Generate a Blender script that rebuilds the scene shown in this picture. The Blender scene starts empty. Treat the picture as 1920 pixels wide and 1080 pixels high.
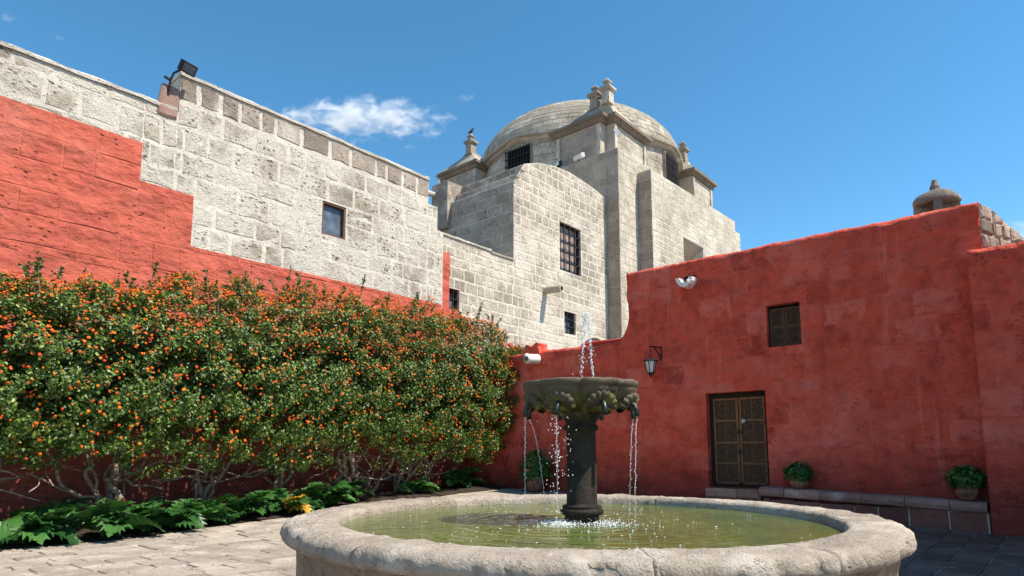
import bpy, math, random
import numpy as np
from mathutils import Vector, noise as mnoise, Matrix

rng = random.Random(7)
nr = np.random.default_rng(7)
S = bpy.context.scene
COL = S.collection

# ------------------------------------------------------------------ camera, sky, sun, exposure
F_PX, PY, PITCH, EYE = 1200.0, 695.0, math.atan(0.125), 1.4
cd = bpy.data.cameras.new('camera'); cam = bpy.data.objects.new('camera', cd); COL.objects.link(cam)
cam.location = (0, 0, EYE); cam.rotation_euler = (math.pi/2 + PITCH, 0, 0)
cd.sensor_width = 36; cd.lens = 36*F_PX/1920; cd.shift_y = (PY-540)/1920
cd.clip_start = 0.05; cd.clip_end = 5000
S.camera = cam

SUN_EL = math.radians(55.5)
SUN = Vector((0.925*math.cos(SUN_EL), -0.38*math.cos(SUN_EL), math.sin(SUN_EL))).normalized()
w = bpy.data.worlds.new('World'); S.world = w; w.use_nodes = True
nt = w.node_tree; bg = nt.nodes['Background']
sky = nt.nodes.new('ShaderNodeTexSky'); sky.sky_type = 'NISHITA'; sky.sun_disc = False
sky.sun_elevation = SUN_EL; sky.sun_rotation = math.atan2(SUN.x, SUN.y)
sky.altitude = 2300; sky.air_density = 1.0; sky.dust_density = 0.1; sky.ozone_density = 1.0
hs = nt.nodes.new('ShaderNodeHueSaturation'); hs.inputs['Saturation'].default_value = 1.25; hs.inputs['Hue'].default_value = 0.485
nt.links.new(sky.outputs[0], hs.inputs['Color']); nt.links.new(hs.outputs[0], bg.inputs[0]); bg.inputs[1].default_value = 0.15
sl = bpy.data.lights.new('sun', 'SUN'); sl.energy = 4.8; sl.angle = math.radians(0.5); sl.color = (1, 0.915, 0.78)
so = bpy.data.objects.new('sun', sl); COL.objects.link(so)
so.rotation_euler = (-SUN).to_track_quat('-Z', 'Y').to_euler(); so.location = (20, -10, 30)
vs = S.view_settings; vs.view_transform = 'Standard'; vs.look = 'None'; vs.gamma = 1; vs.exposure = 0.68
vs.use_curve_mapping = False
S.cycles.volume_bounces = 3

# ------------------------------------------------------------------ small maths
AZ = math.radians(40.7)
A = Vector((math.sin(AZ), math.cos(AZ), 0))       # away to the right
B = Vector((-math.cos(AZ), math.sin(AZ), 0))      # away to the left
UP = Vector((0, 0, 1))

def proj(p):                                       # used only to find which stones show largest
    x, y, z = p[0], p[1], p[2]-EYE
    c, s = math.cos(PITCH), math.sin(PITCH)
    d = y*c + z*s
    if d < 0.1: return (-1e4, -1e4)
    return (960 + F_PX*x/d, PY - F_PX*(-y*s + z*c)/d)

def in_view(p, m=30):
    q = proj(p); return -m < q[0] < 1920+m and -m < q[1] < 1080+m

def px_area(V):
    q = [proj(v) for v in V]
    xs = [a for a, b in q]; ys = [b for a, b in q]
    if max(xs) < -5 or min(xs) > 1925 or max(ys) < -5 or min(ys) > 1085: return 0
    return (max(xs)-min(xs))*(max(ys)-min(ys))

def gz(x, y):                                      # the court rises a little towards the far corner
    t = min(1, max(0, (y-10.5)/9.0)); return 0.41*t

class Frame:
    def __init__(s, P, D, n): s.P, s.D, s.n = Vector(P), Vector(D), Vector(n)
    def __call__(s, u, v, o=0): return s.P + s.D*u + UP*v + s.n*o

def fbm(p, octs=4, H=0.7): return mnoise.fractal(Vector(p), H, 2.0, octs)

# ------------------------------------------------------------------ objects
def root(name, label, cat, loc=(0, 0, 0), group=None, kind=None):
    o = bpy.data.objects.new(name, None); COL.objects.link(o); o.location = loc
    o.empty_display_size = 0.2
    o['label'] = label; o['category'] = cat
    if group: o['group'] = group
    if kind: o['kind'] = kind
    return o

def base_of(parent):
    b = Vector((0, 0, 0))
    while parent is not None: b = b + parent.location; parent = parent.parent
    return b

def mesh(name, V, F, mats, midx=None, smooth=False):
    me = bpy.data.meshes.new(name); me.from_pydata([tuple(v) for v in V], [], F)
    for m in (mats if isinstance(mats, (list, tuple)) else [mats]): me.materials.append(m)
    if midx is not None: me.polygons.foreach_set('material_index', midx)
    if smooth: me.polygons.foreach_set('use_smooth', [True]*len(me.polygons))
    me.update(); return me

def part(name, V, F, mats, parent=None, midx=None, smooth=False, kind=None, centre=True):
    """one mesh object from WORLD coordinates, parented with its origin at its own middle"""
    c = Vector((0, 0, 0))
    if centre and len(V):
        xs = np.array([tuple(v) for v in V], float); c = Vector((xs.min(0)+xs.max(0))/2)
    me = mesh(name, [Vector(v)-c for v in V], F, mats, midx, smooth)
    o = bpy.data.objects.new(name, me); COL.objects.link(o)
    if parent is not None: o.parent = parent
    o.location = c - base_of(parent)
    if kind: o['kind'] = kind
    return o

class MB:
    """collects shapes for one mesh (world coordinates)"""
    def __init__(s): s.V, s.F = [], []
    def add(s, V, F):
        k = len(s.V); s.V += [Vector(v) for v in V]; s.F += [tuple(i+k for i in f) for f in F]; return s
    def box(s, c, dx, dy, dz, X=Vector((1, 0, 0)), Y=Vector((0, 1, 0)), Z=UP, taper=1.0):
        c = Vector(c); V = []
        for k, z in ((1, -1), (taper, 1)):
            for x, y in ((-1, -1), (1, -1), (1, 1), (-1, 1)):
                V.append(c + X*(x*dx*k/2) + Y*(y*dy*k/2) + Z*(z*dz/2))
        return s.add(V, [(3, 2, 1, 0), (4, 5, 6, 7), (0, 1, 5, 4), (1, 2, 6, 5), (2, 3, 7, 6), (3, 0, 4, 7)])
    def tube(s, pts, r, n=6, caps=True):
        pts = [Vector(p) for p in pts]; R = r if isinstance(r, (list, tuple)) else [r]*len(pts)
        V, F = [], []; t0 = (pts[1]-pts[0]).normalized()
        a = t0.orthogonal().normalized()
        for i, p in enumerate(pts):
            t = (pts[min(i+1, len(pts)-1)] - pts[max(i-1, 0)]).normalized()
            a = (a - t*a.dot(t)); a = a.normalized() if a.length > 1e-6 else t.orthogonal().normalized()
            b = t.cross(a)
            for k in range(n):
                q = 2*math.pi*k/n; V.append(p + (a*math.cos(q) + b*math.sin(q))*R[i])
        for i in range(len(pts)-1):
            for k in range(n):
                k2 = (k+1) % n; F.append((i*n+k, i*n+k2, (i+1)*n+k2, (i+1)*n+k))
        if caps:
            F.append(tuple(range(n-1, -1, -1))); F.append(tuple((len(pts)-1)*n+k for k in range(n)))
        return s.add(V, F)
    def lathe(s, prof, c, n=24, rfun=None):
        c = Vector(c); V, F = [], []
        for (r, z) in prof:
            for k in range(n):
                q = 2*math.pi*k/n; rr = r*(rfun(q, z) if rfun else 1)
                V.append(c + Vector((rr*math.cos(q), rr*math.sin(q), z)))
        for i in range(len(prof)-1):
            for k in range(n):
                k2 = (k+1) % n; F.append((i*n+k, i*n+k2, (i+1)*n+k2, (i+1)*n+k))
        if prof[0][0] > 1e-4: F.append(tuple(range(n-1, -1, -1)))
        if prof[-1][0] > 1e-4: F.append(tuple((len(prof)-1)*n+k for k in range(n)))
        return s.add(V, F)
    def build(s, name, mats, parent=None, smooth=False, kind=None): return part(name, s.V, s.F, mats, parent, None, smooth, kind)

# ------------------------------------------------------------------ materials
class NT:
    def __init__(s, name):
        s.m = bpy.data.materials.new(name); s.m.use_nodes = True; s.t = s.m.node_tree
        s.p = s.t.nodes['Principled BSDF']; s.out = s.t.nodes['Material Output']
        g = s.t.nodes.new('ShaderNodeNewGeometry'); s.pos = g.outputs['Position']
    def n(s, typ, **kw):
        x = s.t.nodes.new('ShaderNode'+typ)
        for k, v in kw.items(): setattr(x, k, v)
        return x
    def l(s, a, b): s.t.links.new(a, b)
    def setin(s, sock, v):
        if isinstance(v, bpy.types.NodeSocket): s.l(v, sock)
        elif isinstance(v, (tuple, list)) and len(v) == 3 and sock.type == 'RGBA': sock.default_value = (*v, 1)
        else: sock.default_value = v
    def mapped(s, sc, vec=None):
        mp = s.n('Mapping'); s.l(vec or s.pos, mp.inputs[0]); mp.inputs['Scale'].default_value = sc; return mp.outputs[0]
    def noise(s, scale, detail=4, rough=0.6, vec=None, dist=0):
        x = s.n('TexNoise'); s.l(vec or s.pos, x.inputs['Vector'])
        x.inputs['Scale'].default_value = scale; x.inputs['Detail'].default_value = detail
        x.inputs['Roughness'].default_value = rough; x.inputs['Distortion'].default_value = dist
        return x.outputs['Fac']
    def voro(s, scale, vec=None, feature='F1', rand=1.0):
        x = s.n('TexVoronoi', feature=feature); s.l(vec or s.pos, x.inputs['Vector']); x.inputs['Scale'].default_value = scale
        x.inputs['Randomness'].default_value = rand
        return x.outputs['Distance']
    def ramp(s, fac, lo, hi, a=0.0, b=1.0):
        x = s.n('MapRange', interpolation_type='SMOOTHSTEP'); s.setin(x.inputs[0], fac)
        for i, v in ((1, lo), (2, hi), (3, a), (4, b)): x.inputs[i].default_value = v
        return x.outputs[0]
    def math(s, op, a, b=0.0):
        x = s.n('Math', operation=op); s.setin(x.inputs[0], a); s.setin(x.inputs[1], b); return x.outputs[0]
    def mix(s, fac, a, b, mode='MIX'):
        x = s.n('Mix', data_type='RGBA', blend_type=mode); s.setin(x.inputs[0], fac); s.setin(x.inputs[6], a); s.setin(x.inputs[7], b)
        return x.outputs[2]
    def rnd(s): return s.n('ObjectInfo').outputs['Random']
    def attr(s, name): return s.n('Attribute', attribute_name=name).outputs['Fac']
    def bump(s, h, dist, strength=1.0, normal=None):
        x = s.n('Bump'); x.inputs['Strength'].default_value = strength; x.inputs['Distance'].default_value = dist
        s.l(h, x.inputs['Height'])
        if normal: s.l(normal, x.inputs['Normal'])
        s.l(x.outputs[0], s.p.inputs['Normal']); return x.outputs[0]
    def fin(s, col, rough=0.9, spec=0.3):
        s.setin(s.p.inputs['Base Color'], col); s.setin(s.p.inputs['Roughness'], rough)
        s.p.inputs['Specular IOR Level'].default_value = spec; return s.m

def stone_mat(name, a, b, wash, wash_lo=0.5, wash_hi=0.66, pit=14.0, pitamt=0.75, dist=0.03, varia=0.35, pitcol=(0.13, 0.11, 0.09), pitcut=0.26, ws=1.3):
    t = NT(name)
    n1 = t.noise(0.9, 5); n2 = t.noise(7, 8, 0.7); n3 = t.noise(38, 5, 0.65)
    col = t.mix(t.ramp(n1, 0.3, 0.7), a, b)
    col = t.mix(t.ramp(n2, 0.35, 0.75, 0, 0.5), col, tuple(c*0.62 for c in b))
    r = t.rnd()
    col = t.mix(1.0, col, t.n('Value').outputs[0], 'MIX') if False else col
    val = t.ramp(r, 0, 1, 1-varia, 1+varia*0.55)
    mul = t.n('VectorMath', operation='SCALE'); t.l(col, mul.inputs[0]); t.l(val, mul.inputs['Scale']); col = mul.outputs[0]
    wm = t.ramp(t.math('ADD', t.math('MULTIPLY', t.noise(ws, 6, 0.65), 0.72), t.math('MULTIPLY', n2, 0.28)), wash_lo, wash_hi)
    col = t.mix(t.math('MULTIPLY', wm, 0.85), col, wash)
    # pits of the volcanic stone
    pv = t.voro(pit, t.mapped((1, 1, 1.35)))
    pm = t.math('MULTIPLY', t.ramp(pv, pitcut-0.1, pitcut, 1, 0), t.ramp(t.noise(2.2, 3), 0.42, 0.6))
    pv2 = t.voro(pit*2.6); pm2 = t.math('MULTIPLY', t.ramp(pv2, 0.14, 0.26, 1, 0), t.ramp(t.noise(3.7, 3), 0.48, 0.6))
    pp = t.math('MAXIMUM', pm, t.math('MULTIPLY', pm2, 0.8))
    pp = t.math('MULTIPLY', pp, t.ramp(t.math('FRACT', t.math('MULTIPLY', r, 7.31)), 0.0, 0.9, 0.15, 1.0)) if varia else pp
    col = t.mix(t.math('MULTIPLY', pp, pitamt), col, pitcol)
    h = t.math('ADD', t.math('MULTIPLY', n2, 0.9), t.math('MULTIPLY', n3, 0.5))
    h = t.math('SUBTRACT', h, t.math('MULTIPLY', pp, 0.9))
    t.bump(h, dist, 0.9)
    return t.fin(col, 0.92, 0.15)

def paint_mat(name, base, pale, dark, dist=0.03, grime=False, varia=0.0, pit=9.0, blocks=0.0):
    t = NT(name)
    n1 = t.noise(0.7, 6, 0.6); n2 = t.noise(4.5, 6, 0.58); n3 = t.noise(26, 6, 0.65)
    st = t.noise(1.0, 6, 0.65, t.mapped((2.6, 2.6, 0.35)))
    col = t.mix(t.ramp(n2, 0.42, 0.72, 0, 0.5), base, dark)
    col = t.mix(t.ramp(st, 0.5, 0.75, 0, 0.35), col, dark)
    col = t.mix(t.ramp(n1, 0.5, 0.72, 0, 0.45), col, pale)
    col = t.mix(t.ramp(t.noise(1.0, 5, 0.6, t.mapped((3.4, 3.4, 0.22))), 0.60, 0.72, 0, 0.5), col, pale)
    col = t.mix(t.ramp(t.noise(11, 8, 0.75), 0.63, 0.72, 0, 0.5), col, tuple(min(1, c*1.6+0.05) for c in pale))
    if blocks:
        dt_ = t.n('VectorMath', operation='DOT_PRODUCT'); t.l(t.pos, dt_.inputs[0]); dt_.inputs[1].default_value = tuple(B)
        sp_ = t.n('SeparateXYZ'); t.l(t.pos, sp_.inputs[0])
        wob_ = t.math('MULTIPLY', t.math('SUBTRACT', t.noise(2.6, 5, 0.65), 0.5), 0.42)
        cb_ = t.n('CombineXYZ'); t.l(t.math('ADD', dt_.outputs['Value'], wob_), cb_.inputs[0]); t.l(t.math('ADD', sp_.outputs[2], t.math('MULTIPLY', wob_, 0.7)), cb_.inputs[1])
        bk = t.n('TexBrick'); t.l(cb_.outputs[0], bk.inputs['Vector']); bk.offset = 0.43
        for kk, vv_ in (('Scale', 1.0), ('Mortar Size', 0.035), ('Mortar Smooth', 0.9), ('Bias', -0.1), ('Brick Width', 0.78), ('Row Height', 0.49)): bk.inputs[kk].default_value = vv_
        bk.inputs['Color1'].default_value = (0, 0, 0, 1); bk.inputs['Color2'].default_value = (1, 1, 1, 1); bk.inputs['Mortar'].default_value = (0.5, 0.5, 0.5, 1)
        cm = t.n('SeparateColor'); t.l(bk.outputs['Color'], cm.inputs[0])
        brk = t.ramp(t.noise(3.1, 5, 0.65), 0.36, 0.60)
        col = t.mix(t.math('MULTIPLY', t.math('MULTIPLY', t.ramp(cm.outputs[0], 0.55, 1.0), brk), 0.75*blocks), col, dark)
        col = t.mix(t.math('MULTIPLY', t.math('MULTIPLY', t.ramp(cm.outputs[0], 0.35, 0.0), brk), 0.45*blocks), col, pale)
        col = t.mix(t.math('MULTIPLY', t.math('MULTIPLY', bk.outputs['Fac'], t.ramp(t.noise(1.6, 5), 0.50, 0.66)), 0.28*blocks), col, pale)
    pv = t.voro(pit, t.mapped((1, 1, 1.6)))
    pm = t.math('MULTIPLY', t.ramp(pv, 0.12, 0.24, 1, 0), t.ramp(t.noise(1.7, 4), 0.5, 0.62))
    col = t.mix(t.math('MULTIPLY', pm, 0.55 if not blocks else 0.06), col, tuple(c*0.35 for c in dark))
    if grime:     # splash dirt on the foot of the wall, broken up by noise
        sep = t.n('SeparateXYZ'); t.l(t.pos, sep.inputs[0])
        g = t.ramp(t.math('ADD', sep.outputs[2], t.math('MULTIPLY', t.noise(2.1, 6, 0.7), -1.6)), -0.6, 1.0, 0.75, 0)
        col = t.mix(g, col, (dark[0]*0.32, dark[1]*0.5, dark[2]*0.6))
    if varia:
        val = t.ramp(t.rnd(), 0, 1, 1-varia, 1+varia)
        mul = t.n('VectorMath', operation='SCALE'); t.l(col, mul.inputs[0]); t.l(val, mul.inputs['Scale']); col = mul.outputs[0]
    h = t.math('ADD', t.math('MULTIPLY', n2, 0.8), t.math('MULTIPLY', n3, 0.16)); h = t.math('ADD', h, t.math('MULTIPLY', t.noise(1.6, 3, 0.5, t.mapped((1, 1, 1.7))), 2.2)); h = t.math('SUBTRACT', h, t.math('MULTIPLY', pm, 1.3 if not blocks else 0.5))
    t.bump(h, dist, 0.9)
    return t.fin(col, 0.88, 0.2)

def plain(name, col, rough=0.6, metal=0, spec=0.4, nscale=20, var=0.35, bump=0.003):
    t = NT(name); n = t.noise(nscale, 5)
    c = t.mix(t.ramp(n, 0.3, 0.7), tuple(x*(1-var) for x in col), tuple(min(1, x*(1+var)) for x in col))
    t.p.inputs['Metallic'].default_value = metal; t.bump(n, bump, 0.6); return t.fin(c, rough, spec)

M = {}
M['sillar'] = stone_mat('white_sillar', (0.47, 0.395, 0.315), (0.36, 0.29, 0.225), (0.74, 0.675, 0.575), 0.36, 0.54, pit=8.5, pitamt=0.85, dist=0.11, varia=0.22, pitcut=0.34, ws=0.8)
M['coping'] = stone_mat('weathered_sillar', (0.43, 0.35, 0.285), (0.32, 0.255, 0.205), (0.60, 0.52, 0.44), 0.46, 0.62, pit=8.5, pitamt=0.85, dist=0.08, varia=0.28, pitcut=0.32)
M['mortar'] = stone_mat('lime_mortar', (0.70, 0.635, 0.54), (0.58, 0.515, 0.43), (0.74, 0.68, 0.58), 0.5, 0.6, pit=13, pitamt=0.6, dist=0.05, varia=0)
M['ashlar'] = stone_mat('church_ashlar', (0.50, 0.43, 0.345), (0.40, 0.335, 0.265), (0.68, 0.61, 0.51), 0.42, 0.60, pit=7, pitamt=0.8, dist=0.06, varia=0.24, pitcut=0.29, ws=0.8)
M['ashlar_shade'] = stone_mat('shade_toned_ashlar', (0.45, 0.37, 0.30), (0.36, 0.29, 0.23), (0.54, 0.46, 0.375), 0.52, 0.68, pit=5.5, pitamt=0.85, dist=0.06, varia=0.14, pitcut=0.28)  # ashlar recoloured for faces turned from the sun; also on drum and finials
M['grey_mortar'] = stone_mat('warm_grey_mortar', (0.52, 0.45, 0.365), (0.44, 0.375, 0.30), (0.56, 0.49, 0.40), 0.5, 0.6, pit=12, pitamt=0.5, dist=0.03, varia=0)
M['dome'] = stone_mat('dome_stone', (0.47, 0.41, 0.33), (0.37, 0.32, 0.255), (0.58, 0.515, 0.425), 0.48, 0.64, pit=8, dist=0.03, varia=0.25, pitamt=0.5)
M['cornice'] = stone_mat('dark_cornice', (0.25, 0.20, 0.155), (0.17, 0.135, 0.105), (0.34, 0.285, 0.23), 0.58, 0.72, pit=9, dist=0.02, varia=0.1)
M['red'] = paint_mat('red_limewash', (0.62, 0.090, 0.052), (0.74, 0.20, 0.145), (0.27, 0.032, 0.024), 0.09, True, blocks=1.0)
M['orange'] = paint_mat('orange_red_limewash', (0.465, 0.106, 0.068), (0.53, 0.175, 0.125), (0.34, 0.058, 0.038), 0.065, False, 0.06, pit=6)
M['orange_low'] = paint_mat('orange_red_limewash_foot', (0.50, 0.115, 0.075), (0.56, 0.18, 0.13), (0.34, 0.06, 0.042), 0.05, True)
M['rim'] = stone_mat('fountain_rim_stone', (0.42, 0.352, 0.285), (0.315, 0.255, 0.20), (0.54, 0.47, 0.395), 0.45, 0.60, pit=34, pitamt=0.75, dist=0.045, varia=0.04, pitcut=0.30, ws=1.8)
M['basin'] = stone_mat('fountain_basin_stone', (0.33, 0.235, 0.17), (0.20, 0.135, 0.095), (0.42, 0.33, 0.255), 0.52, 0.66, pit=16, pitamt=0.8, dist=0.03, varia=0.05, ws=2.0)
M['paving'] = stone_mat('paving_stone', (0.40, 0.34, 0.28), (0.29, 0.24, 0.195), (0.50, 0.435, 0.365), 0.46, 0.62, pit=18, pitamt=0.8, dist=0.03, varia=0.20, pitcut=0.30, ws=1.8)
M['bench'] = stone_mat('pink_bench_stone', (0.42, 0.25, 0.20), (0.30, 0.16, 0.125), (0.52, 0.38, 0.33), 0.52, 0.66, pit=14, pitamt=0.6, dist=0.02, varia=0.22, ws=1.8)
M['bench_base'] = stone_mat('bench_base_stone', (0.26, 0.11, 0.085), (0.17, 0.07, 0.055), (0.50, 0.40, 0.35), 0.60, 0.66, pit=12, pitamt=0.6, dist=0.02, varia=0.3, ws=1.8)
M['pinkstone'] = stone_mat('pinkish_stone', (0.34, 0.21, 0.17), (0.26, 0.16, 0.13), (0.4, 0.28, 0.23), 0.6, 0.7, pit=12, dist=0.02)
M['chimney'] = stone_mat('mossy_grey_stone', (0.29, 0.255, 0.21), (0.19, 0.165, 0.135), (0.40, 0.36, 0.30), 0.5, 0.62, pit=14, dist=0.03, varia=0.1)
M['soil'] = plain('dark_soil', (0.045, 0.033, 0.024), 0.95, 0, 0.1, 9, 0.6, 0.05)
M['paving_shade'] = stone_mat('shade_toned_paving', (0.22, 0.175, 0.14), (0.135, 0.106, 0.082), (0.30, 0.26, 0.215), 0.52, 0.68, pit=20, pitamt=0.8, dist=0.06, varia=0.3, pitcut=0.32, ws=2.4)  # paving with shade put into its colour, for the right-hand ground
M['joint'] = plain('paving_joint', (0.25, 0.205, 0.165), 0.95, 0, 0.1, 14, 0.5, 0.02)
M['iron'] = plain('black_iron', (0.018, 0.017, 0.017), 0.55, 0.3)
M['darkwood'] = plain('dark_wood', (0.030, 0.019, 0.013), 0.85, 0, 0.1)
M['void'] = plain('dark_room', (0.012, 0.011, 0.011), 0.9, 0, 0.1)
M['curtain'] = plain('faded_boards', (0.32, 0.25, 0.23), 0.8, 0, 0.2, 7, 0.3)
M['whitepaint'] = plain('white_painted_stone', (0.74, 0.68, 0.64), 0.8, 0, 0.3, 12, 0.14, 0.008)
M['terracotta'] = plain('terracotta', (0.20, 0.10, 0.062), 0.85, 0, 0.2, 9, 0.5, 0.01)
M['branch'] = plain('pale_bark', (0.31, 0.225, 0.158), 0.85, 0, 0.2, 14, 0.45, 0.012)
M['lampglass'] = plain('frosted_lamp_glass', (0.60, 0.58, 0.52), 0.35, 0, 0.5, 9, 0.12, 0.001)
M['bronze'] = plain('green_bronze', (0.045, 0.055, 0.050), 0.42, 0.7, 0.5, 18, 0.5, 0.006)
M['plastic'] = plain('grey_plastic', (0.22, 0.2, 0.18), 0.6)
M['bird'] = plain('dark_feathers', (0.02, 0.02, 0.024), 0.7)

def glass_pane():
    t = NT('window_glass'); n = t.noise(1.7, 4, 0.6)
    t.bump(n, 0.01, 0.4)
    return t.fin(t.mix(t.ramp(n, 0.35, 0.7), (0.05, 0.065, 0.085), (0.16, 0.185, 0.22)), 0.12, 0.5)
M['glass'] = glass_pane()

def wood_door():
    t = NT('carved_brown_wood')
    n = t.noise(3.0, 6, 0.6, t.mapped((8, 8, 0.8))); n2 = t.noise(30, 4)
    geo = t.t.nodes.new('ShaderNodeNewGeometry')
    col = t.mix(t.ramp(n, 0.3, 0.72), (0.235, 0.105, 0.042), (0.12, 0.053, 0.022))
    col = t.mix(t.ramp(n2, 0.5, 0.7, 0, 0.6), col, (0.30, 0.155, 0.070))
    sep = t.n('SeparateXYZ'); t.l(t.pos, sep.inputs[0])       # darker lower half
    col = t.mix(t.ramp(t.math('ADD', sep.outputs[2], t.math('MULTIPLY', t.noise(2, 4), 1.2)), 1.6, 2.6, 0.55, 0), col, (0.075, 0.048, 0.030))
    t.bump(t.math('ADD', n, n2), 0.006, 0.6)
    return t.fin(col, 0.65, 0.2)
M['doorwood'] = wood_door()

def mossy():
    t = NT('wet_mossy_stone')
    n1 = t.noise(3.5, 6, 0.65); n2 = t.noise(17, 7, 0.7); n3 = t.noise(60, 4, 0.6)
    sep = t.n('SeparateXYZ'); t.l(t.pos, sep.inputs[0]); z = sep.outputs[2]
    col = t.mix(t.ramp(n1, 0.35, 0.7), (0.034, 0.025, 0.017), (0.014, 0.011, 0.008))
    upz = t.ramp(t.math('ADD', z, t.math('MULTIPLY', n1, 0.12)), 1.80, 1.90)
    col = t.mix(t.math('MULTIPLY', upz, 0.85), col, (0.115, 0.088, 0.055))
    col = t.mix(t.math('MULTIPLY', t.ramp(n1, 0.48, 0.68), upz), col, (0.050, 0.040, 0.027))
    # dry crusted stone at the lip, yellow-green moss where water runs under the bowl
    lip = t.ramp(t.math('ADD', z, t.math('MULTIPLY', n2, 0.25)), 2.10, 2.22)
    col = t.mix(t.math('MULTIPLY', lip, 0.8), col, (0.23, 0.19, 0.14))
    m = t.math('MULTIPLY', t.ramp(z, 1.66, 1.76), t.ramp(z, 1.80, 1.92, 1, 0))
    m = t.math('MULTIPLY', m, t.ramp(t.noise(8, 5), 0.42, 0.6))
    col = t.mix(m, col, (0.16, 0.14, 0.035))
    col = t.mix(t.ramp(n2, 0.58, 0.74, 0, 0.5), col, (0.17, 0.145, 0.10))
    streak = t.noise(1.0, 5, 0.6, t.mapped((14, 14, 1.2)))
    col = t.mix(t.ramp(streak, 0.64, 0.76, 0, 0.5), col, (0.17, 0.145, 0.11))
    h = t.math('ADD', n2, t.math('MULTIPLY', n3, 0.5)); t.bump(h, 0.012, 0.9)
    return t.fin(col, t.ramp(n1, 0.3, 0.7, 0.55, 0.9), 0.25)
M['mossy'] = mossy()

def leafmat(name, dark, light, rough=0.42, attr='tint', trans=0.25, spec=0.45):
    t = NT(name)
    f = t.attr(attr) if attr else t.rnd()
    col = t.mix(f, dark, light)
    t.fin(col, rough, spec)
    tr = t.n('BsdfTranslucent'); t.setin(tr.inputs[0], t.mix(0.5, col, tuple(c*1.6 for c in light)))
    ms = t.n('MixShader'); ms.inputs[0].default_value = trans
    t.l(t.p.outputs[0], ms.inputs[1]); t.l(tr.outputs[0], ms.inputs[2]); t.l(ms.outputs[0], t.out.inputs[0])
    return t.m
M['hedge_leaf'] = leafmat('lantana_leaf', (0.018, 0.055, 0.009), (0.185, 0.265, 0.042), 0.42, trans=0.16, spec=0.45)
M['acanthus'] = leafmat('acanthus_leaf', (0.014, 0.062, 0.013), (0.055, 0.155, 0.028), 0.42, None, 0.14, 0.45)
M['yellow_leaf'] = leafmat('yellow_leaf', (0.5, 0.26, 0.02), (0.62, 0.36, 0.03), 0.45, None)
M['geranium'] = leafmat('geranium_leaf', (0.018, 0.070, 0.010), (0.06, 0.17, 0.02), 0.5)
def flowermat(name, attr):
    t = NT(name); f = t.attr(attr) if attr else t.rnd()
    cr = t.n('ValToRGB'); t.l(f, cr.inputs[0]); e = cr.color_ramp.elements
    e[0].position = 0; e[0].color = (0.60, 0.03, 0.012, 1); e[1].position = 1; e[1].color = (0.85, 0.24, 0.015, 1)
    x = cr.color_ramp.elements.new(0.45); x.color = (0.78, 0.095, 0.012, 1)
    col = t.mix(t.ramp(t.noise(60, 2), 0.4, 0.65, 0, 0.45), cr.outputs[0], (0.85, 0.27, 0.02))
    return t.fin(col, 0.6, 0.25)
M['flower'] = flowermat('lantana_flower', None); M['flower_mass'] = flowermat('lantana_flower_mass', 'tint')
M['pinkflower'] = plain('pink_petals', (0.65, 0.06, 0.12), 0.6)

FC = Vector((0.625, 5.83, 0))                      # fountain centre
def watermat():
    t = NT('green_pool_water')
    sub = t.n('VectorMath', operation='SUBTRACT'); t.l(t.pos, sub.inputs[0]); sub.inputs[1].default_value = (FC.x, FC.y, 0.72)
    dn = t.noise(1.1, 3, 0.5); 
    ln = t.n('VectorMath', operation='LENGTH'); t.l(sub.outputs[0], ln.inputs[0])
    r = t.math('ADD', ln.outputs['Value'], t.math('MULTIPLY', dn, 0.22))
    wv = t.math('SINE', t.math('MULTIPLY', r, 46.0)); wv = t.math('MULTIPLY', wv, t.ramp(r, 0.2, 2.3, 0.55, 0.10))
    n2 = t.noise(7, 4, 0.6, t.mapped((1, 1.8, 1))); n3 = t.noise(26, 2, 0.5)
    h = t.math('ADD', t.math('MULTIPLY', wv, 0.5), t.math('ADD', n2, t.math('MULTIPLY', n3, t.ramp(r, 0.2, 1.3, 0.6, 0.1))))
    t.bump(h, 0.015, 0.85)
    n1 = t.noise(1.5, 5, 0.6)
    col = t.mix(t.ramp(n1, 0.35, 0.68), (0.108, 0.128, 0.028), (0.070, 0.098, 0.028))
    t.p.inputs['IOR'].default_value = 1.33
    return t.fin(col, 0.04, 0.5)
M['water'] = watermat()
def dropmat():
    t = NT('falling_water'); t.p.inputs['Transmission Weight'].default_value = 0.35; t.p.inputs['IOR'].default_value = 1.33
    return t.fin((0.93, 0.95, 0.96), 0.12, 0.6)
M['drops'] = dropmat()
M['foam'] = plain('white_foam', (0.85, 0.87, 0.86), 0.5, 0, 0.3, 60, 0.1, 0.004)

# ------------------------------------------------------------------ masonry helpers
def clip(poly, a, b, c):                           # keep a*u+b*v <= c
    out = []
    for i in range(len(poly)):
        p, q = poly[i], poly[(i+1) % len(poly)]
        dp, dq = a*p[0]+b*p[1]-c, a*q[0]+b*q[1]-c
        if dp <= 1e-9: out.append(p)
        if (dp < -1e-9 and dq > 1e-9) or (dp > 1e-9 and dq < -1e-9):
            t = dp/(dp-dq); out.append((p[0]+(q[0]-p[0])*t, p[1]+(q[1]-p[1])*t))
    return out

def clip_convex(poly, region):                     # region: convex polygon, anticlockwise
    for i in range(len(region)):
        p, q = region[i], region[(i+1) % len(region)]
        a, b = q[1]-p[1], -(q[0]-p[0])
        poly = clip(poly, a, b, a*p[0]+b*p[1])
        if len(poly) < 3: return []
    return poly

def area(poly): return 0.5*sum(poly[i][0]*poly[(i+1) % len(poly)][1]-poly[(i+1) % len(poly)][0]*poly[i][1] for i in range(len(poly)))
def rect(u0, v0, u1, v1): return [(u0, v0), (u1, v0), (u1, v1), (u0, v1)]

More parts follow.
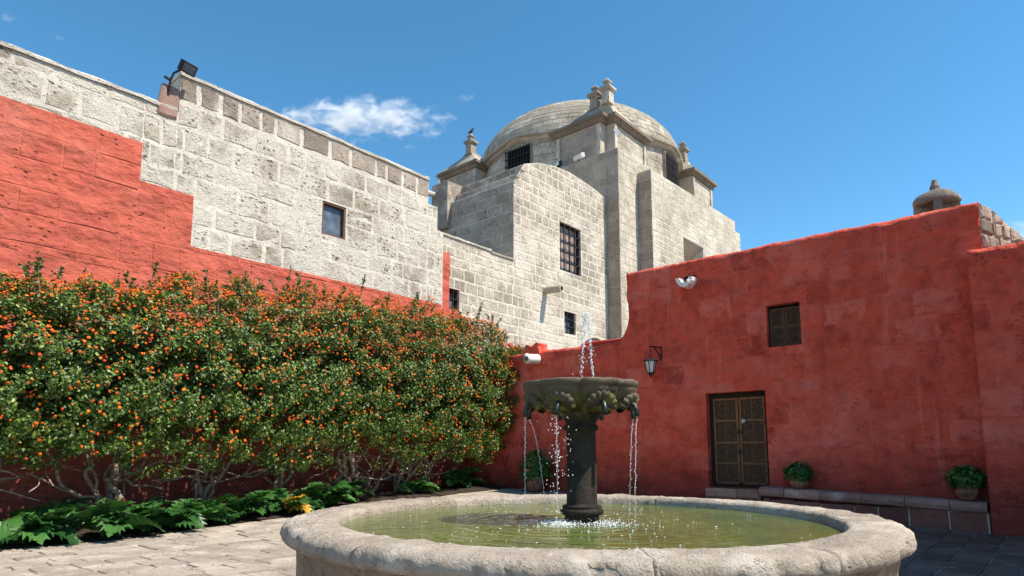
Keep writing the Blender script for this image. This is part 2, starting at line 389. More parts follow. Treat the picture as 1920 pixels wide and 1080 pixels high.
def minus(poly, holes):                            # poly minus axis-aligned holes (u0,v0,u1,v1), convex pieces
    out = [poly]
    for (u0, v0, u1, v1) in holes:
        nx = []
        for p in out:
            if not (min(q[0] for q in p) < u1-1e-6 and max(q[0] for q in p) > u0+1e-6 and min(q[1] for q in p) < v1-1e-6 and max(q[1] for q in p) > v0+1e-6):
                nx.append(p); continue
            mid = clip(clip(p, 1, 0, u1), -1, 0, -u0)
            for c in (clip(p, 1, 0, u0), clip(p, -1, 0, -u1), clip(mid, 0, 1, v0) if mid else [], clip(mid, 0, -1, -v1) if mid else []):
                if len(c) >= 3 and abs(area(c)) > 1e-4: nx.append(c)
        out = nx
    return out

def body(fr, regions, holes, outline, thick, mat, parent, name='wall', hole_depth=0.3, back=True, holeback=None):
    """front face with openings, its edge returned backwards, jambs in the openings"""
    mb = MB()
    for rg in regions:
        for p in minus(rg, holes):
            mb.add([fr(u, v) for u, v in p], [tuple(range(len(p)))])
    for i in range(len(outline)-1):
        (u0, v0), (u1, v1) = outline[i], outline[i+1]
        mb.add([fr(u0, v0), fr(u1, v1), fr(u1, v1, -thick), fr(u0, v0, -thick)], [(0, 1, 2, 3)])
    if back:
        for rg in regions: mb.add([fr(u, v, -thick) for u, v in rg], [tuple(range(len(rg)))[::-1]])
    for (u0, v0, u1, v1) in holes:
        c = rect(u0, v0, u1, v1)
        for i in range(4):
            a, b = c[i], c[(i+1) % 4]
            mb.add([fr(*a), fr(*b), fr(*b, -hole_depth), fr(*a, -hole_depth)], [(3, 2, 1, 0)])
        mb.add([fr(*a, -hole_depth) for a in c], [(0, 1, 2, 3)])
    return mb.build(name, mat, parent)

def stone_shape(fr, poly, proud, bev=0.012, rough=0.010):
    if area(poly) < 0: poly = poly[::-1]
    cu = sum(p[0] for p in poly)/len(poly); cv = sum(p[1] for p in poly)/len(poly)
    pts = []
    for i in range(len(poly)):
        p, q = poly[i], poly[(i+1) % len(poly)]
        L = math.hypot(q[0]-p[0], q[1]-p[1]); pts.append(p)
        if L > 0.22 and len(poly) < 6: pts.append(((p[0]+q[0])/2, (p[1]+q[1])/2))
    o0 = proud*(0.75+0.5*rng.random()); n = len(pts); V, F = [], []
    jit = [(rng.uniform(-rough, rough), rng.uniform(-rough, rough)) for _ in pts]
    for (u, v), (ju, jv) in zip(pts, jit): V.append(fr(u+ju, v+jv, -0.03))
    for (u, v), (ju, jv) in zip(pts, jit): V.append(fr(u+ju, v+jv, o0-bev*0.8))
    for (u, v), (ju, jv) in zip(pts, jit):
        d = math.hypot(cu-u, cv-v) or 1; k = min(0.5, bev*1.5/d)
        V.append(fr(u+ju+(cu-u)*k, v+jv+(cv-v)*k, o0+rng.uniform(-0.3, 0.3)*bev))
    for r in (0, 1):
        for k in range(n):
            k2 = (k+1) % n; F.append((r*n+k, r*n+k2, (r+1)*n+k2, (r+1)*n+k))
    F.append(tuple(range(2*n, 3*n)))
    return V, F

def courses(v0, v1, h, jitter=0.12):
    out = []; v = v0
    while v < v1-0.05:
        hh = h*(1+rng.uniform(-jitter, jitter)); 
        if v1-(v+hh) < h*0.45: hh = v1-v
        out.append((v, v+hh)); v += hh
    return out

def lay(regions, u0, u1, rows, wid, holes=(), gap=0.03, wj=0.3, minarea=0.02):
    """course by course stones as convex polygons; regions = [(convex polygon, key)]"""
    out = []
    for (a, b) in rows:
        u = u0 - rng.random()*wid
        while u < u1:
            wd = wid*(1+rng.uniform(-wj, wj))
            rc = rect(u+gap/2, a+gap/2, u+wd-gap/2, b-gap/2)
            for rg, key in regions:
                c = clip_convex(rc, rg)
                if len(c) < 3 or area(c) < minarea: continue
                for p in minus(c, [(h[0]-gap/2, h[1]-gap/2, h[2]+gap/2, h[3]+gap/2) for h in holes]):
                    if abs(area(p)) > minarea: out.append((p, key))
            u += wd
    return out

def place_stones(shapes, parent, limit=300, name='stone', mass_name='small_stones'):
    """shapes = [(V, F, material)]; the ones that show largest become objects, the rest one joined part"""
    sc = sorted(((px_area(s[0]), i) for i, s in enumerate(shapes)), reverse=True)
    solo = set(i for a, i in sc[:limit] if a > 60)
    rest = {}
    for i, (V, F, m) in enumerate(shapes):
        if i in solo: part(name, V, F, m, parent)
        else: rest.setdefault(m.name, (MB(), m))[0].add(V, F)
    for mb, m in rest.values(): mb.build(mass_name, m, parent, kind='stuff')

# ================================================================== GROUND
def sheet(name, xs, ys, zf, mat, kind='structure'):
    V = [(x, y, zf(x, y)) for y in ys for x in xs]; n = len(xs)
    F = [(j*n+i, j*n+i+1, (j+1)*n+i+1, (j+1)*n+i) for j in range(len(ys)-1) for i in range(n-1)]
    o = part(name, V, F, mat, None, centre=False); o['kind'] = kind; o['label'] = 'stone paved courtyard floor with dark joints around the fountain'; return o
xs = [-1500, -300, -60] + [i*1.5 for i in range(-14, 15)] + [60, 300, 1500]
ys = [-1500, -300, -30] + [i*1.5 for i in range(-4, 20)] + [60, 300, 1500]
ground = sheet('ground', xs, ys, lambda x, y: gz(x, y)-0.016, M['joint'])

# the wall corner and wall frames
R0 = Vector((8.04, 10.97, 0))
MAIN = Vector((8.3008, 11.2733, 0))
CORNER = MAIN + B*13.05
frM = Frame(MAIN, B, -A)                           # right-hand wall, u runs to the left
frP = Frame(R0, B, -A)                             # the pier that stands 0.4 m proud of it
frL = Frame(CORNER, -A, -B)                        # left-hand wall, u runs towards the camera

def bed_edge(p):                                   # > 0 inside the planting bed (distance past the paving edge)
    q = p - CORNER; s = q.dot(-A); d = q.dot(-B)
    return (2.05 + 0.055*s + 0.08*math.sin(s*2.1)) - d

# paving stones, in rows along A
shapes = []
q = -9.0
while q < 22.0:
    h = 0.37*(1+rng.uniform(-0.2, 0.2)); t = -12.0 + rng.random()
    while t < 32.0:
        wd = 0.50*(1+rng.uniform(-0.3, 0.4))
        c = A*(t+wd/2) + B*(q+h/2) 
        t += wd
        if not in_view((c.x, c.y, gz(c.x, c.y)), 80): continue
        if (Vector((c.x, c.y, 0))-FC).length < 2.35: continue
        if bed_edge(c) > 0.12 or (c-CORNER).dot(-B) < 0: continue
        if (c-MAIN).dot(-A) < 0.1 or c.y < 1.5: continue
        if (c-R0).dot(-A) < -0.05 and -0.2 < (c-R0).dot(B) < 5.2: continue
        tl = (rng.uniform(-0.008, 0.008), rng.uniform(-0.008, 0.008)); g = 0.011
        lift = rng.uniform(-0.003, 0.006)
        V, F = [], []
        pts = [(-wd/2+g, -h/2+g), (0, -h/2+g), (wd/2-g, -h/2+g), (wd/2-g, h/2-g), (0, h/2-g), (-wd/2+g, h/2-g)]
        ju = [(a+rng.uniform(-0.02, 0.02), b+rng.uniform(-0.02, 0.02)) for a, b in pts]
        for lv in range(3):
            for a, b in ju:
                k = 1 if lv < 2 else 0.95
                p = c + A*a*k + B*b*k; z = gz(p.x, p.y) + (-0.05, -0.009, 0.0)[lv] + lift + a*tl[0] + b*tl[1]
                V.append((p.x, p.y, z))
        n = 6
        for r in (0, 1):
            for k in range(n): F.append((r*n+k, r*n+(k+1) % n, (r+1)*n+(k+1) % n, (r+1)*n+k))
        F.append(tuple(range(2*n, 3*n)))
        shapes.append((V, F, M['paving_shade'] if c.x > 3.2+0.5*fbm(c, 2) and c.y < 12.6 else M['paving']))  # right-hand stones take the shade-darkened colour
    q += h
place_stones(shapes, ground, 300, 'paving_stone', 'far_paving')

# soil of the planting bed
V, F = [], []
ss = [i*0.5 for i in range(0, 33)]
for s in ss:
    for k in range(7):
        d = (2.05 + 0.055*s + 0.08*math.sin(s*2.1) - 0.03)*k/6
        p = CORNER - A*s - B*d
        V.append((p.x, p.y, gz(p.x, p.y) + 0.012 + (0.05+0.04*fbm((p.x*2, p.y*2, 1)))*math.sin(math.pi*min(1, k/6))*1.0))
for i in range(len(ss)-1):
    for k in range(6): F.append((i*7+k, (i+1)*7+k, (i+1)*7+k+1, i*7+k+1))
o = part('planting_bed', V, F, M['soil'], None, smooth=True, centre=False); o['kind'] = 'structure'; o['label'] = 'dark soil bed under the flowering hedge along the left wall'

# ================================================================== LEFT WALL
lw = root('stone_wall', 'long white stone wall with stepped orange red painted foot behind the flowering hedge', 'wall', CORNER - A*6)
redtop = [(0.0, 0.85, 5.71), (0.85, 8.29, 5.82), (8.29, 9.38, 6.96), (9.38, 16.0, 7.78)]   # u0,u1,top of the paint
winL = (4.37, 6.96, 5.09, 7.85)
top_parts = [((0.83, 1.08), 8.1), ((1.08, 1.46), 8.85), ((1.46, 8.72), 9.62), ((8.72, 16.0), 8.74)]
regs = [rect(0, -0.4, 0.83, 5.71)] + [rect(a, -0.4, b, t) for (a, b), t in top_parts]
outl = [(0, -0.4), (0, 5.71), (0.83, 5.71), (0.83, 8.1), (1.08, 8.1), (1.08, 8.85), (1.46, 8.85), (1.46, 9.62), (8.72, 9.62), (8.72, 8.74), (16, 8.74), (16, -0.4)]
# painted core below, white core above: two meshes that butt at the paint line
red_regs, white_regs = [], []
for (a, b, t) in redtop: red_regs.append(rect(a, -0.4, b, t))
cuts = sorted(set([0.83, 0.85, 1.08, 1.46, 8.29, 8.72, 9.38, 16.0]))
for a, b in zip(cuts[:-1], cuts[1:]):
    m = (a+b)/2; lo = [t for (x, y, t) in redtop if x <= m <= y][0]; hi = [t for (x, y), t in top_parts if x <= m <= y][0]
    white_regs.append(rect(a, lo, b, hi))
body(frL, white_regs, [winL], outl[2:11], 0.8, M['mortar'], lw, 'wall_core', 0.28)
body(frL, red_regs, [], [(0, -0.4), (0, 5.71), (0.83, 5.71)], 0.8, M['orange_low'], lw, 'painted_wall_core')
shapes = []
rows = courses(5.1, 8.80, 0.50) 
wr = [(r, 'w') for r in white_regs]
for p, k in lay([(rect(a, 5.0, b, t), 'r') for a, b, t in redtop], 0, 12.6, courses(4.6, 7.79, 0.5, 0.2), 0.78, [], 0.012, 0.4):
    V, F = stone_shape(frL, p, rng.choice((0.003, 0.004, 0.006, 0.012)), 0.014, 0.010); shapes.append((V, F, M['orange']))
for p, k in lay(wr, 0.83, 12.6, courses(5.71, 8.98, 0.52, 0.2), 0.70, [winL], 0.045, 0.42):
    V, F = stone_shape(frL, p, rng.choice((0.004, 0.006, 0.010)), 0.022, 0.024); shapes.append((V, F, M['sillar']))
for p, k in lay([(rect(1.46, 9.0, 8.72, 9.60), 'w')], 1.46, 8.72, [(9.02, 9.60)], 0.62, [], 0.05, 0.45):
    V, F = stone_shape(frL, p, 0.016, 0.035, 0.02); shapes.append((V, F, M['coping']))
place_stones(shapes, lw, 300)
# rounded lime capping along the top
def capping(fr, u0, u1, v, thick, mat, parent, name='capping', hgt=0.07, over=0.05):
    n = max(3, int(abs(u1-u0)/0.18)); V, F = [], []
    prof = [(over, -0.03), (over+0.01, hgt*0.45), (0.0, hgt), (-thick*0.5, hgt*1.15), (-thick, hgt*0.4), (-thick, -0.03)]
    for i in range(n+1):
        u = u0 + (u1-u0)*i/n
        for j, (o, z) in enumerate(prof):
            e = 0.022*fbm((u*1.7, j*0.4, v)); V.append(fr(u, v+z+e, o+0.6*e))
    m = len(prof)
    for i in range(n):
        for j in range(m-1): F.append((i*m+j, (i+1)*m+j, (i+1)*m+j+1, i*m+j+1))
    F.append(tuple(range(m))); F.append(tuple(n*m+j for j in range(m))[::-1])
    return part(name, V, F, mat, parent, smooth=False)
capping(frL, 1.46, 8.74, 9.62, 0.8, M['mortar'], lw)
capping(frL, 8.76, 16.0, 8.74, 0.8, M['mortar'], lw)
# its square window
def frame_ring(mb, fr, u0, v0, u1, v1, wdt, o0, o1):
    for (a, b, c, d) in ((u0, v0, u1, v0+wdt), (u0, v1-wdt, u1, v1), (u0, v0+wdt, u0+wdt, v1-wdt), (u1-wdt, v0+wdt, u1, v1-wdt)):
        X, Y = fr.D, fr.n; mb.box(fr((a+c)/2, (b+d)/2, (o0+o1)/2), abs(c-a), abs(o1-o0), abs(d-b), X, Y)
    return mb
wf = frame_ring(MB(), frL, 4.375, 6.965, 5.085, 7.845, 0.045, -0.02, -0.16).build('window_frame', plain('rust_brown_wood', (0.13, 0.055, 0.035), 0.7), lw)
MB().box(frL(4.73, 7.405, -0.13), 0.61, 0.012, 0.78, frL.D, frL.n).build('pane', M['glass'], wf)
# pinkish block on the step of the wall top
V, F = [], []
V, F = stone_shape(frL, rect(8.74, 8.55, 9.12, 9.25), 0.06, 0.03, 0.03); part('corner_stone', V, F, M['pinkstone'], lw)

# floodlight on the wall step
fl = root('floodlight', 'black floodlight on a bracket at the step of the long wall top', 'floodlight', frL(8.85, 9.3, 0.1))
hd = (frL.n*0.75 - UP*0.55 + frL.D*-0.15).normalized(); sx = hd.cross(UP).normalized(); sy = sx.cross(hd)
c = frL(8.72, 9.62, 0.34)
MB().box(c, 0.36, 0.24, 0.11, sx, sy, hd, 0.92).build('housing', M['iron'], fl)
MB().box(c+hd*0.058, 0.28, 0.17, 0.012, sx, sy, hd).build('lens', M['glass'], fl)
b = MB().tube([frL(8.98, 9.0, 0.05), frL(8.98, 9.3, 0.12), frL(8.95, 9.46, 0.2), c-hd*0.06+sy*0.02], 0.022)
b.tube([frL(8.98, 9.32, 0.12), frL(9.1, 9.36, 0.1)], 0.03); b.build('bracket', M['iron'], fl)

# outlet box low on the left wall
ob = root('outlet_box', 'small pale electric outlet pair on the dark wall beneath the hedge', 'outlet', frL(2.62, 0.55, 0.03))
for k, u in enumerate((2.52, 2.75)):
    MB().box(frL(u, 0.66, 0.05), 0.17, 0.07, 0.17, frL.D, frL.n, UP, 0.95).build('outlet_cover', M['plastic'], ob)

# ================================================================== RIGHT RED WALLS
def block_relief(seed):
    r = random.Random(seed); rows = []; v = -0.5
    while v < 8:
        h = r.uniform(0.42, 0.62); cols = []; u = -7.0 - r.random()
        while u < 15: wd = r.uniform(0.5, 1.0); cols.append((u, u+wd, r.uniform(-1, 1))); u += wd
        rows.append((v, v+h, cols)); v += h
    def f(u, v):
        for (a, b, cols) in rows:
            if a <= v < b:
                for (c, d, k) in cols:
                    if c <= u < d:
                        e = min(v-a, b-v, u-c, d-u); j = max(0.0, 1-e/0.05)
                        return k*0.010 - 0.014*j*j*(0.35+0.65*max(0, mnoise.noise(Vector((u*0.9, v*0.9, seed)))+0.4))
        return 0
    return f

def plaster(fr, us, vs_, holes, relief, edge=None, seed=1, amp=1.0):
    """uneven limewashed wall as a fine grid with openings left free"""
    us = sorted(set([round(x, 4) for x in us] + [h[i] for h in holes for i in (0, 2)]))
    vs_ = sorted(set([round(x, 4) for x in vs_] + [h[i] for h in holes for i in (1, 3)]))
    V, F = [], []; nu = len(us); top = vs_[-1]
    for v in vs_:
        for u in us:
            e = 1e9
            for h in holes:
                dx = max(h[0]-u, 0, u-h[2]); dy = max(h[1]-v, 0, v-h[3]); e = min(e, math.hypot(dx, dy))
            k = min(1, e/0.06)
            o = relief(u, v)*amp + 0.030*amp*fbm((u*0.9, v*0.9, seed), 3) + 0.016*amp*fbm((u*3.2, v*3.6, seed+5), 4)
            uu, vv = u, v
            if edge: uu = edge(u, v)
            if v > top-0.30: vv += 0.035*fbm((u*1.3, seed, 0), 4)*(v-top+0.30)/0.30; o -= 0.06*max(0, (v-top+0.09)/0.09)**2
            V.append(fr(uu, vv, o*k))
    for j in range(len(vs_)-1):
        for i in range(nu-1):
            mu, mv = (us[i]+us[i+1])/2, (vs_[j]+vs_[j+1])/2
            if any(h[0] < mu < h[2] and h[1] < mv < h[3] for h in holes): continue
            F.append((j*nu+i, (j+1)*nu+i, (j+1)*nu+i+1, j*nu+i+1))
    return V, F, us, vs_

def grid(a, b, st): n = max(1, int(round((b-a)/st))); return [a+(b-a)*i/n for i in range(n+1)]
def back_strip(V, F, nu, nv, vec, sides=True):
    """returns the top (and side) edges of a plaster grid backwards"""
    k = len(V); row = [(nv-1)*nu+i for i in range(nu)]
    path = [j*nu for j in range(nv)] + row[1:] + [j*nu+nu-1 for j in range(nv-2, -1, -1)] if sides else row
    for i in path: V.append(V[i]+vec)
    for i in range(len(path)-1): F.append((path[i], k+i, k+i+1, path[i+1]))

door = (3.76, 0.60, 5.10, 2.70); winR = (2.96, 3.61, 3.66, 4.53)
rb = root('red_building', 'tall red limewashed house wall with carved door and small shuttered window', 'building', frM(3.5, 0))
def ledge(u, v):
    if u < 6.3: return u
    pts = [(-1, 7.5), (4.1, 7.42), (4.2, 7.34), (4.31, 7.22), (4.5, 7.11), (4.7, 7.06), (4.9, 7.05), (5.25, 7.10), (5.6, 7.09), (6.2, 7.13)]
    e = 7.14
    for (a, x), (b, y) in zip(pts[:-1], pts[1:]):
        if a <= v <= b: e = x+(y-x)*(v-a)/(b-a)
    return 6.3 + (u-6.3)*(e-6.3)/(7.14-6.3)
rel = block_relief(3)
V, F, us, vv = plaster(frM, grid(-0.2, 7.14, 0.065), grid(-0.3, 5.90, 0.065), [door, winR], rel, ledge, 3)
back_strip(V, F, len(us), len(vv), A*0.7)
for h in (door, winR):
    c = rect(*h); dp = 0.30 if h is door else 0.22
    for i in range(4):
        a, b = c[i], c[(i+1) % 4]; k = len(V)
        V += [frM(*a), frM(*b), frM(*b, -dp), frM(*a, -dp)]; F.append((k, k+1, k+2, k+3))
part('wall', V, F, M['red'], rb, smooth=True)
# carved panel: board with scroll relief, one mesh shared by door and shutters
def carved_panel_mesh():
    mb = MB(); w2, h2 = 0.5, 0.5
    mb.box((0, 0.0, 0), 1.0, 0.03, 1.0)
    X, Z = Vector((1, 0, 0)), UP
    def scroll(cx, cz, r0, turns, a0, sgn, tail):
        pts = []; rad = []
        for i in range(15):
            t = i/14; a = a0+sgn*turns*2*math.pi*t; r = r0*(1-0.85*t)
            pts.append((cx+r*math.cos(a), -0.02, cz+r*math.sin(a))); rad.append(0.022*(1-0.5*t))
        mb.tube(pts, rad, 4)
    for s in (-1, 1):
        scroll(s*0.22, 0.26, 0.15, 1.15, math.pi/2*s, s, 0); scroll(s*0.22, -0.22, 0.16, 1.15, -math.pi/2*s, -s, 0)
        scroll(s*0.41, 0.03, 0.075, 0.9, 0, s, 0); scroll(s*0.10, 0.03, 0.09, 0.9, math.pi, -s, 0)
        scroll(s*0.40, 0.42, 0.06, 0.9, 0, -s, 0); scroll(s*0.40, -0.42, 0.06, 0.9, 0, s, 0)
        for k in range(4):
            a = math.pi*(0.15+0.23*k); p = Vector((s*0.05, -0.02, 0.30)); d = Vector((s*abs(math.cos(a)), 0, math.sin(a)))
            mb.tube([p+d*0.05, p+d*0.10, p+d*0.14], [0.012, 0.03, 0.006], 4)
            p = Vector((s*0.05, -0.02, -0.36)); mb.tube([p+d*0.05, p+d*0.10, p+d*0.14], [0.012, 0.03, 0.006], 4)
    mb.tube([(0, -0.02, -0.46), (0, -0.02, 0), (0, -0.02, 0.46)], [0.02, 0.03, 0.02], 4)
    me = mesh('carved_panel', mb.V, mb.F, M['doorwood']); me.materials.append(plain('dark_carving_ground', (0.055, 0.030, 0.015), 0.8))
    for p_ in list(me.polygons)[:6]: p_.material_index = 1
    return me
PANEL = carved_panel_mesh(); PANEL_DARK = PANEL.copy(); PANEL_DARK.materials[0] = plain('black_brown_wood', (0.095, 0.046, 0.025), 0.7, 0, 0.2)
def add_panel(fr, u0, v0, u1, v1, o, parent, me):
    ob = bpy.data.objects.new('carved_panel', me); COL.objects.link(ob); ob.parent = parent
    ob.matrix_local = Matrix.Translation(fr((u0+u1)/2, (v0+v1)/2, o)-base_of(parent)) @ Matrix(((-fr.D.x, -fr.n.x, 0, 0), (-fr.D.y, -fr.n.y, 0, 0), (0, 0, 1, 0), (0, 0, 0, 1))) @ Matrix.Diagonal((abs(u1-u0), 1, abs(v1-v0), 1))
# door
df = MB()
frame_ring(df, frM, 3.763, 0.603, 5.097, 2.697, 0.06, -0.17, -0.28)
df.box(frM(4.43, 2.62, -0.20), 1.19, 0.10, 0.05, frM.D, frM.n)
df.build('door_frame', M['darkwood'], rb)
MB().box(frM(4.43, 1.65, -0.285), 1.33, 0.02, 2.09, frM.D, frM.n).build('door_back', M['void'], rb)
for (u0, u1) in ((3.845, 4.42), (4.44, 5.015)):
    lf = MB()
    dv = [0.69, 1.12, 1.58, 2.07, 2.58]
    for ue in (u0+0.025, u1-0.025): lf.box(frM(ue, 1.635, -0.20), 0.05, 0.055, 1.89, frM.D, frM.n)
    for vz in (0.69, 1.12, 1.58, 2.07, 2.555): lf.box(frM((u0+u1)/2, vz+0.0, -0.20), u1-u0-0.10, 0.05, 0.05, frM.D, frM.n)
    lo = lf.build('door_leaf', M['doorwood'], rb)
    for va, vb in ((0.715, 1.095), (1.145, 1.555), (1.605, 2.045), (2.095, 2.53)): add_panel(frM, u0+0.05, va, u1-0.05, vb, -0.215, lo, PANEL)
kn = MB()
kn.lathe([(0.0, -0.02), (0.05, -0.015), (0.055, 0.0), (0.03, 0.012), (0.0, 0.015)], (0, 0, 0), 12)
Vk = [frM(4.33, 2.05, -0.15)+frM.D*v.x+UP*v.y+frM.n*v.z for v in kn.V]
part('lock_plate', Vk, kn.F, plain('worn_steel', (0.35, 0.34, 0.33), 0.4, 0.9), rb)
hb = MB()
for v in (1.37, 1.80): hb.box(frM(4.43, v, -0.155), 0.05, 0.03, 0.10, frM.D, frM.n); hb.tube([frM(4.50, v, -0.15), frM(4.36, v, -0.15)], 0.012)
hb.build('door_bolt', M['iron'], rb)
hg = MB()
for v in (0.9, 1.5, 2.0, 2.4):
    for u in (3.84, 5.02): hg.tube([frM(u, v-0.04, -0.15), frM(u, v+0.04, -0.15)], 0.014)
hg.build('hinges', M['iron'], rb)
# shuttered window
sf = frame_ring(MB(), frM, 2.963, 3.613, 3.657, 4.527, 0.03, -0.13, -0.205).build('window_frame', M['darkwood'], rb)
MB().box(frM(3.31, 4.07, -0.205), 0.69, 0.02, 0.91, frM.D, frM.n).build('window_back', M['void'], rb)
for (u0, u1) in ((2.995, 3.303), (3.315, 3.625)):
    lf = MB()
    for ue in (u0+0.018, u1-0.018): lf.box(frM(ue, 4.05, -0.14), 0.036, 0.05, 0.82, frM.D, frM.n)
    for vz in (3.66, 4.05, 4.44): lf.box(frM((u0+u1)/2, vz, -0.14), u1-u0-0.072, 0.045, 0.04, frM.D, frM.n)
    lo = lf.build('shutter', PANEL_DARK.materials[0], rb)
    for va, vb in ((3.68, 4.03), (4.07, 4.42)): add_panel(frM, u0+0.036, va, u1-0.036, vb, -0.15, lo, PANEL_DARK)

# low red wall on to the corner
lo_ = root('low_red_wall', 'lower red wall behind the fountain with a little notched pinnacle on top', 'wall', frM(10, 0.4))
V, F, us, vv = plaster(frM, grid(7.02, 13.05, 0.07), grid(-0.2, 4.17, 0.07), [], rel, None, 3)
back_strip(V, F, len(us), len(vv), A*0.5)
part('wall', V, F, M['red'], lo_, smooth=True)
mb = MB(); prof = [(10.50, 4.08), (10.47, 4.30), (10.41, 4.40), (10.33, 4.38), (10.27, 4.33), (10.20, 4.32), (10.12, 4.38), (10.03, 4.43), (9.97, 4.40), (9.99, 4.32), (9.96, 4.25), (9.90, 4.08)]
V = [frM(u, v, 0.02) for u, v in prof] + [frM(u, v, -0.42) for u, v in prof]; n = len(prof)
F = [tuple(range(n))] + [tuple(range(2*n-1, n-1, -1))] + [(i, i+n, (i+1) % n+n, (i+1) % n) for i in range(n)]
part('pinnacle', V, F, M['red'], lo_)
capping(Frame(frM(0, 0, -0.9), B, -A), 7.3, 9.1, 4.36, 0.3, M['red'], lo_, 'rear_coping', 0.06, 0.04)

# lower projecting wing at the right edge, with unseen taller walls added to shade the ground
wg = root('red_wing', 'lower red wall at the right edge standing proud of the house wall, plus unseen shading walls', 'wall', frP(-1, 0))
V, F, us, vv = plaster(frP, grid(-5.2, 0.0, 0.08), grid(-0.3, 4.93, 0.07), [], block_relief(9), None, 9)
back_strip(V, F, len(us), len(vv), A*0.75)
part('wall', V, F, M['red'], wg, smooth=True)
frW = Frame(frP(-4.1, 0, 0), -A, B)  # unseen tall wall, sized so its shadow covers the right foreground
V, F, us, vv = plaster(frW, grid(0.0, 3.7, 0.25), grid(-0.3, 9.0, 0.25), [], block_relief(5), None, 5)
back_strip(V, F, len(us), len(vv), B*-0.8)
part('unseen_upper_wall', *(lambda V_, F_: (V_, F_))(*(lambda r: (r[0], r[1]))(plaster(Frame(frP(0, 0, -0.1), B, -A), grid(-5.2, -1.6, 0.25), grid(4.8, 9.0, 0.25), [], block_relief(6), None, 6))), M['red'], wg, smooth=True)  # unseen raised part, added to carry that shadow up to the wall
part('unseen_side_wall', V, F, M['red'], wg, smooth=True)

# rough unpainted stone end wall above the wing
es = root('stone_end_wall', 'rough unpainted stone end wall on top of the red house at far right', 'wall', frM(-0.2, 4.8))
dE = Vector((math.sin(math.radians(62)), math.cos(math.radians(62)), 0)); nE = Vector((dE.y, -dE.x, 0))
frE = Frame(frM(-0.20, 0, -0.02), dE, nE)
topE = [(0.0, 5.86), (0.45, 5.80), (1.0, 5.62), (1.5, 5.42), (1.78, 5.30)]
regE = []
for (a, x), (b, y) in zip(topE[:-1], topE[1:]): regE.append([(a, 4.7), (b, 4.7), (b, y), (a, x)])
body(frE, regE, [], [(0, 4.7)]+topE+[(1.78, 4.7)], 0.6, M['grey_mortar'], es, 'wall_core')
shapes = []
for p, k in lay([(r, 0) for r in regE], 0, 1.78, courses(4.72, 5.9, 0.27), 0.42, [], 0.035, minarea=0.012):
    V, F = stone_shape(frE, p, 0.04, 0.03, 0.02); shapes.append((V, F, M['chimney'] if rng.random() < 0.35 else M['coping']))
place_stones(shapes, es, 100)

# stone chimney with arched mouth
cb = Vector((9.32, 13.5, 5.6))
ch = root('stone_chimney', 'small grey stone chimney with arched openings and broken spike above red house', 'chimney', cb)
mb = MB()
mb.lathe([(0.42, 0.0), (0.42, 0.86), (0.36, 0.88), (0, 0.88)], cb, 16).build('chimney_base', M['chimney'], ch)
cx_ = Vector((0.50, 0.866, 0)); cy_ = Vector((-0.866, 0.50, 0))
for sx_, sy_ in ((-1, 0), (1, 0), (0, 1), (0, -1)):
    MB().box(cb+UP*1.0+cx_*(sx_*0.32)+cy_*(sy_*0.35), 0.17, 0.17, 0.36, cx_, cy_, UP, 0.9).build('post', M['chimney'], ch)
def wob(q, z): return 1+0.05*math.sin(3*q+z*9)+0.03*math.sin(7*q)
MB().lathe([(0.36, 1.14), (0.435, 1.15), (0.44, 1.20), (0.415, 1.28), (0.34, 1.38), (0.22, 1.44), (0.12, 1.47), (0.0, 1.47)], cb, 18, wob).build('hood', M['chimney'], ch, smooth=True)
MB().lathe([(0.13, 1.44), (0.10, 1.50), (0.10, 1.57), (0.065, 1.64), (0.05, 1.72), (0.0, 1.74)], cb, 9, wob).build('spike', M['chimney'], ch)

# ---- things on the red walls
# bench
bn = root('stone_bench', 'long pink stone bench with rounded seat slabs along the red wall', 'bench', frM(2, 0.1, 0.2))
def btop(u): return 0.525 + 0.034*u
u = 0.03; 
while u < 3.80:
    u2 = min(3.84, u+rng.uniform(0.52, 0.75))
    if 3.84-u2 < 0.25: u2 = 3.84
    V, F = [], []; prof = [(0.0, -0.19), (0.36, -0.19), (0.43, -0.16), (0.455, -0.09), (0.44, -0.03), (0.39, 0.0), (0.0, 0.005)]
    for uu in (u+0.006, u+(u2-u)*0.33, u+(u2-u)*0.66, u2-0.006):
        for j, (o, z) in enumerate(prof): V.append(frM(uu, btop(uu)+z+0.010*fbm((uu*3, j, 2)), o+0.02*fbm((uu*3, j, 8)) if o > 0 else o))
    m = len(prof)
    for i in range(3):
        for j in range(m-1): F.append((i*m+j, (i+1)*m+j, (i+1)*m+j+1, i*m+j+1))
    F.append(tuple(range(m))); F.append(tuple(3*m+j for j in range(m))[::-1])
    part('seat_slab', V, F, M['bench'], bn); u = u2
frBn = Frame(frM(0, 0, 0.36), B, -A)
body(frBn, [rect(0.02, -0.1, 3.80, 0.36)], [], [(0.02, -0.1), (0.02, 0.36), (3.8, 0.36), (3.8, -0.1)], 0.36, M['grey_mortar'], bn, 'bench_core')
u = 0.04
while u < 3.75:
    u2 = min(3.80, u+rng.uniform(0.4, 0.62))
    V, F = stone_shape(frBn, rect(u+0.015, -0.05, u2-0.015, 0.345+0.02*u), 0.02, 0.012, 0.012); part('base_stone', V, F, M['bench_base'], bn); u = u2
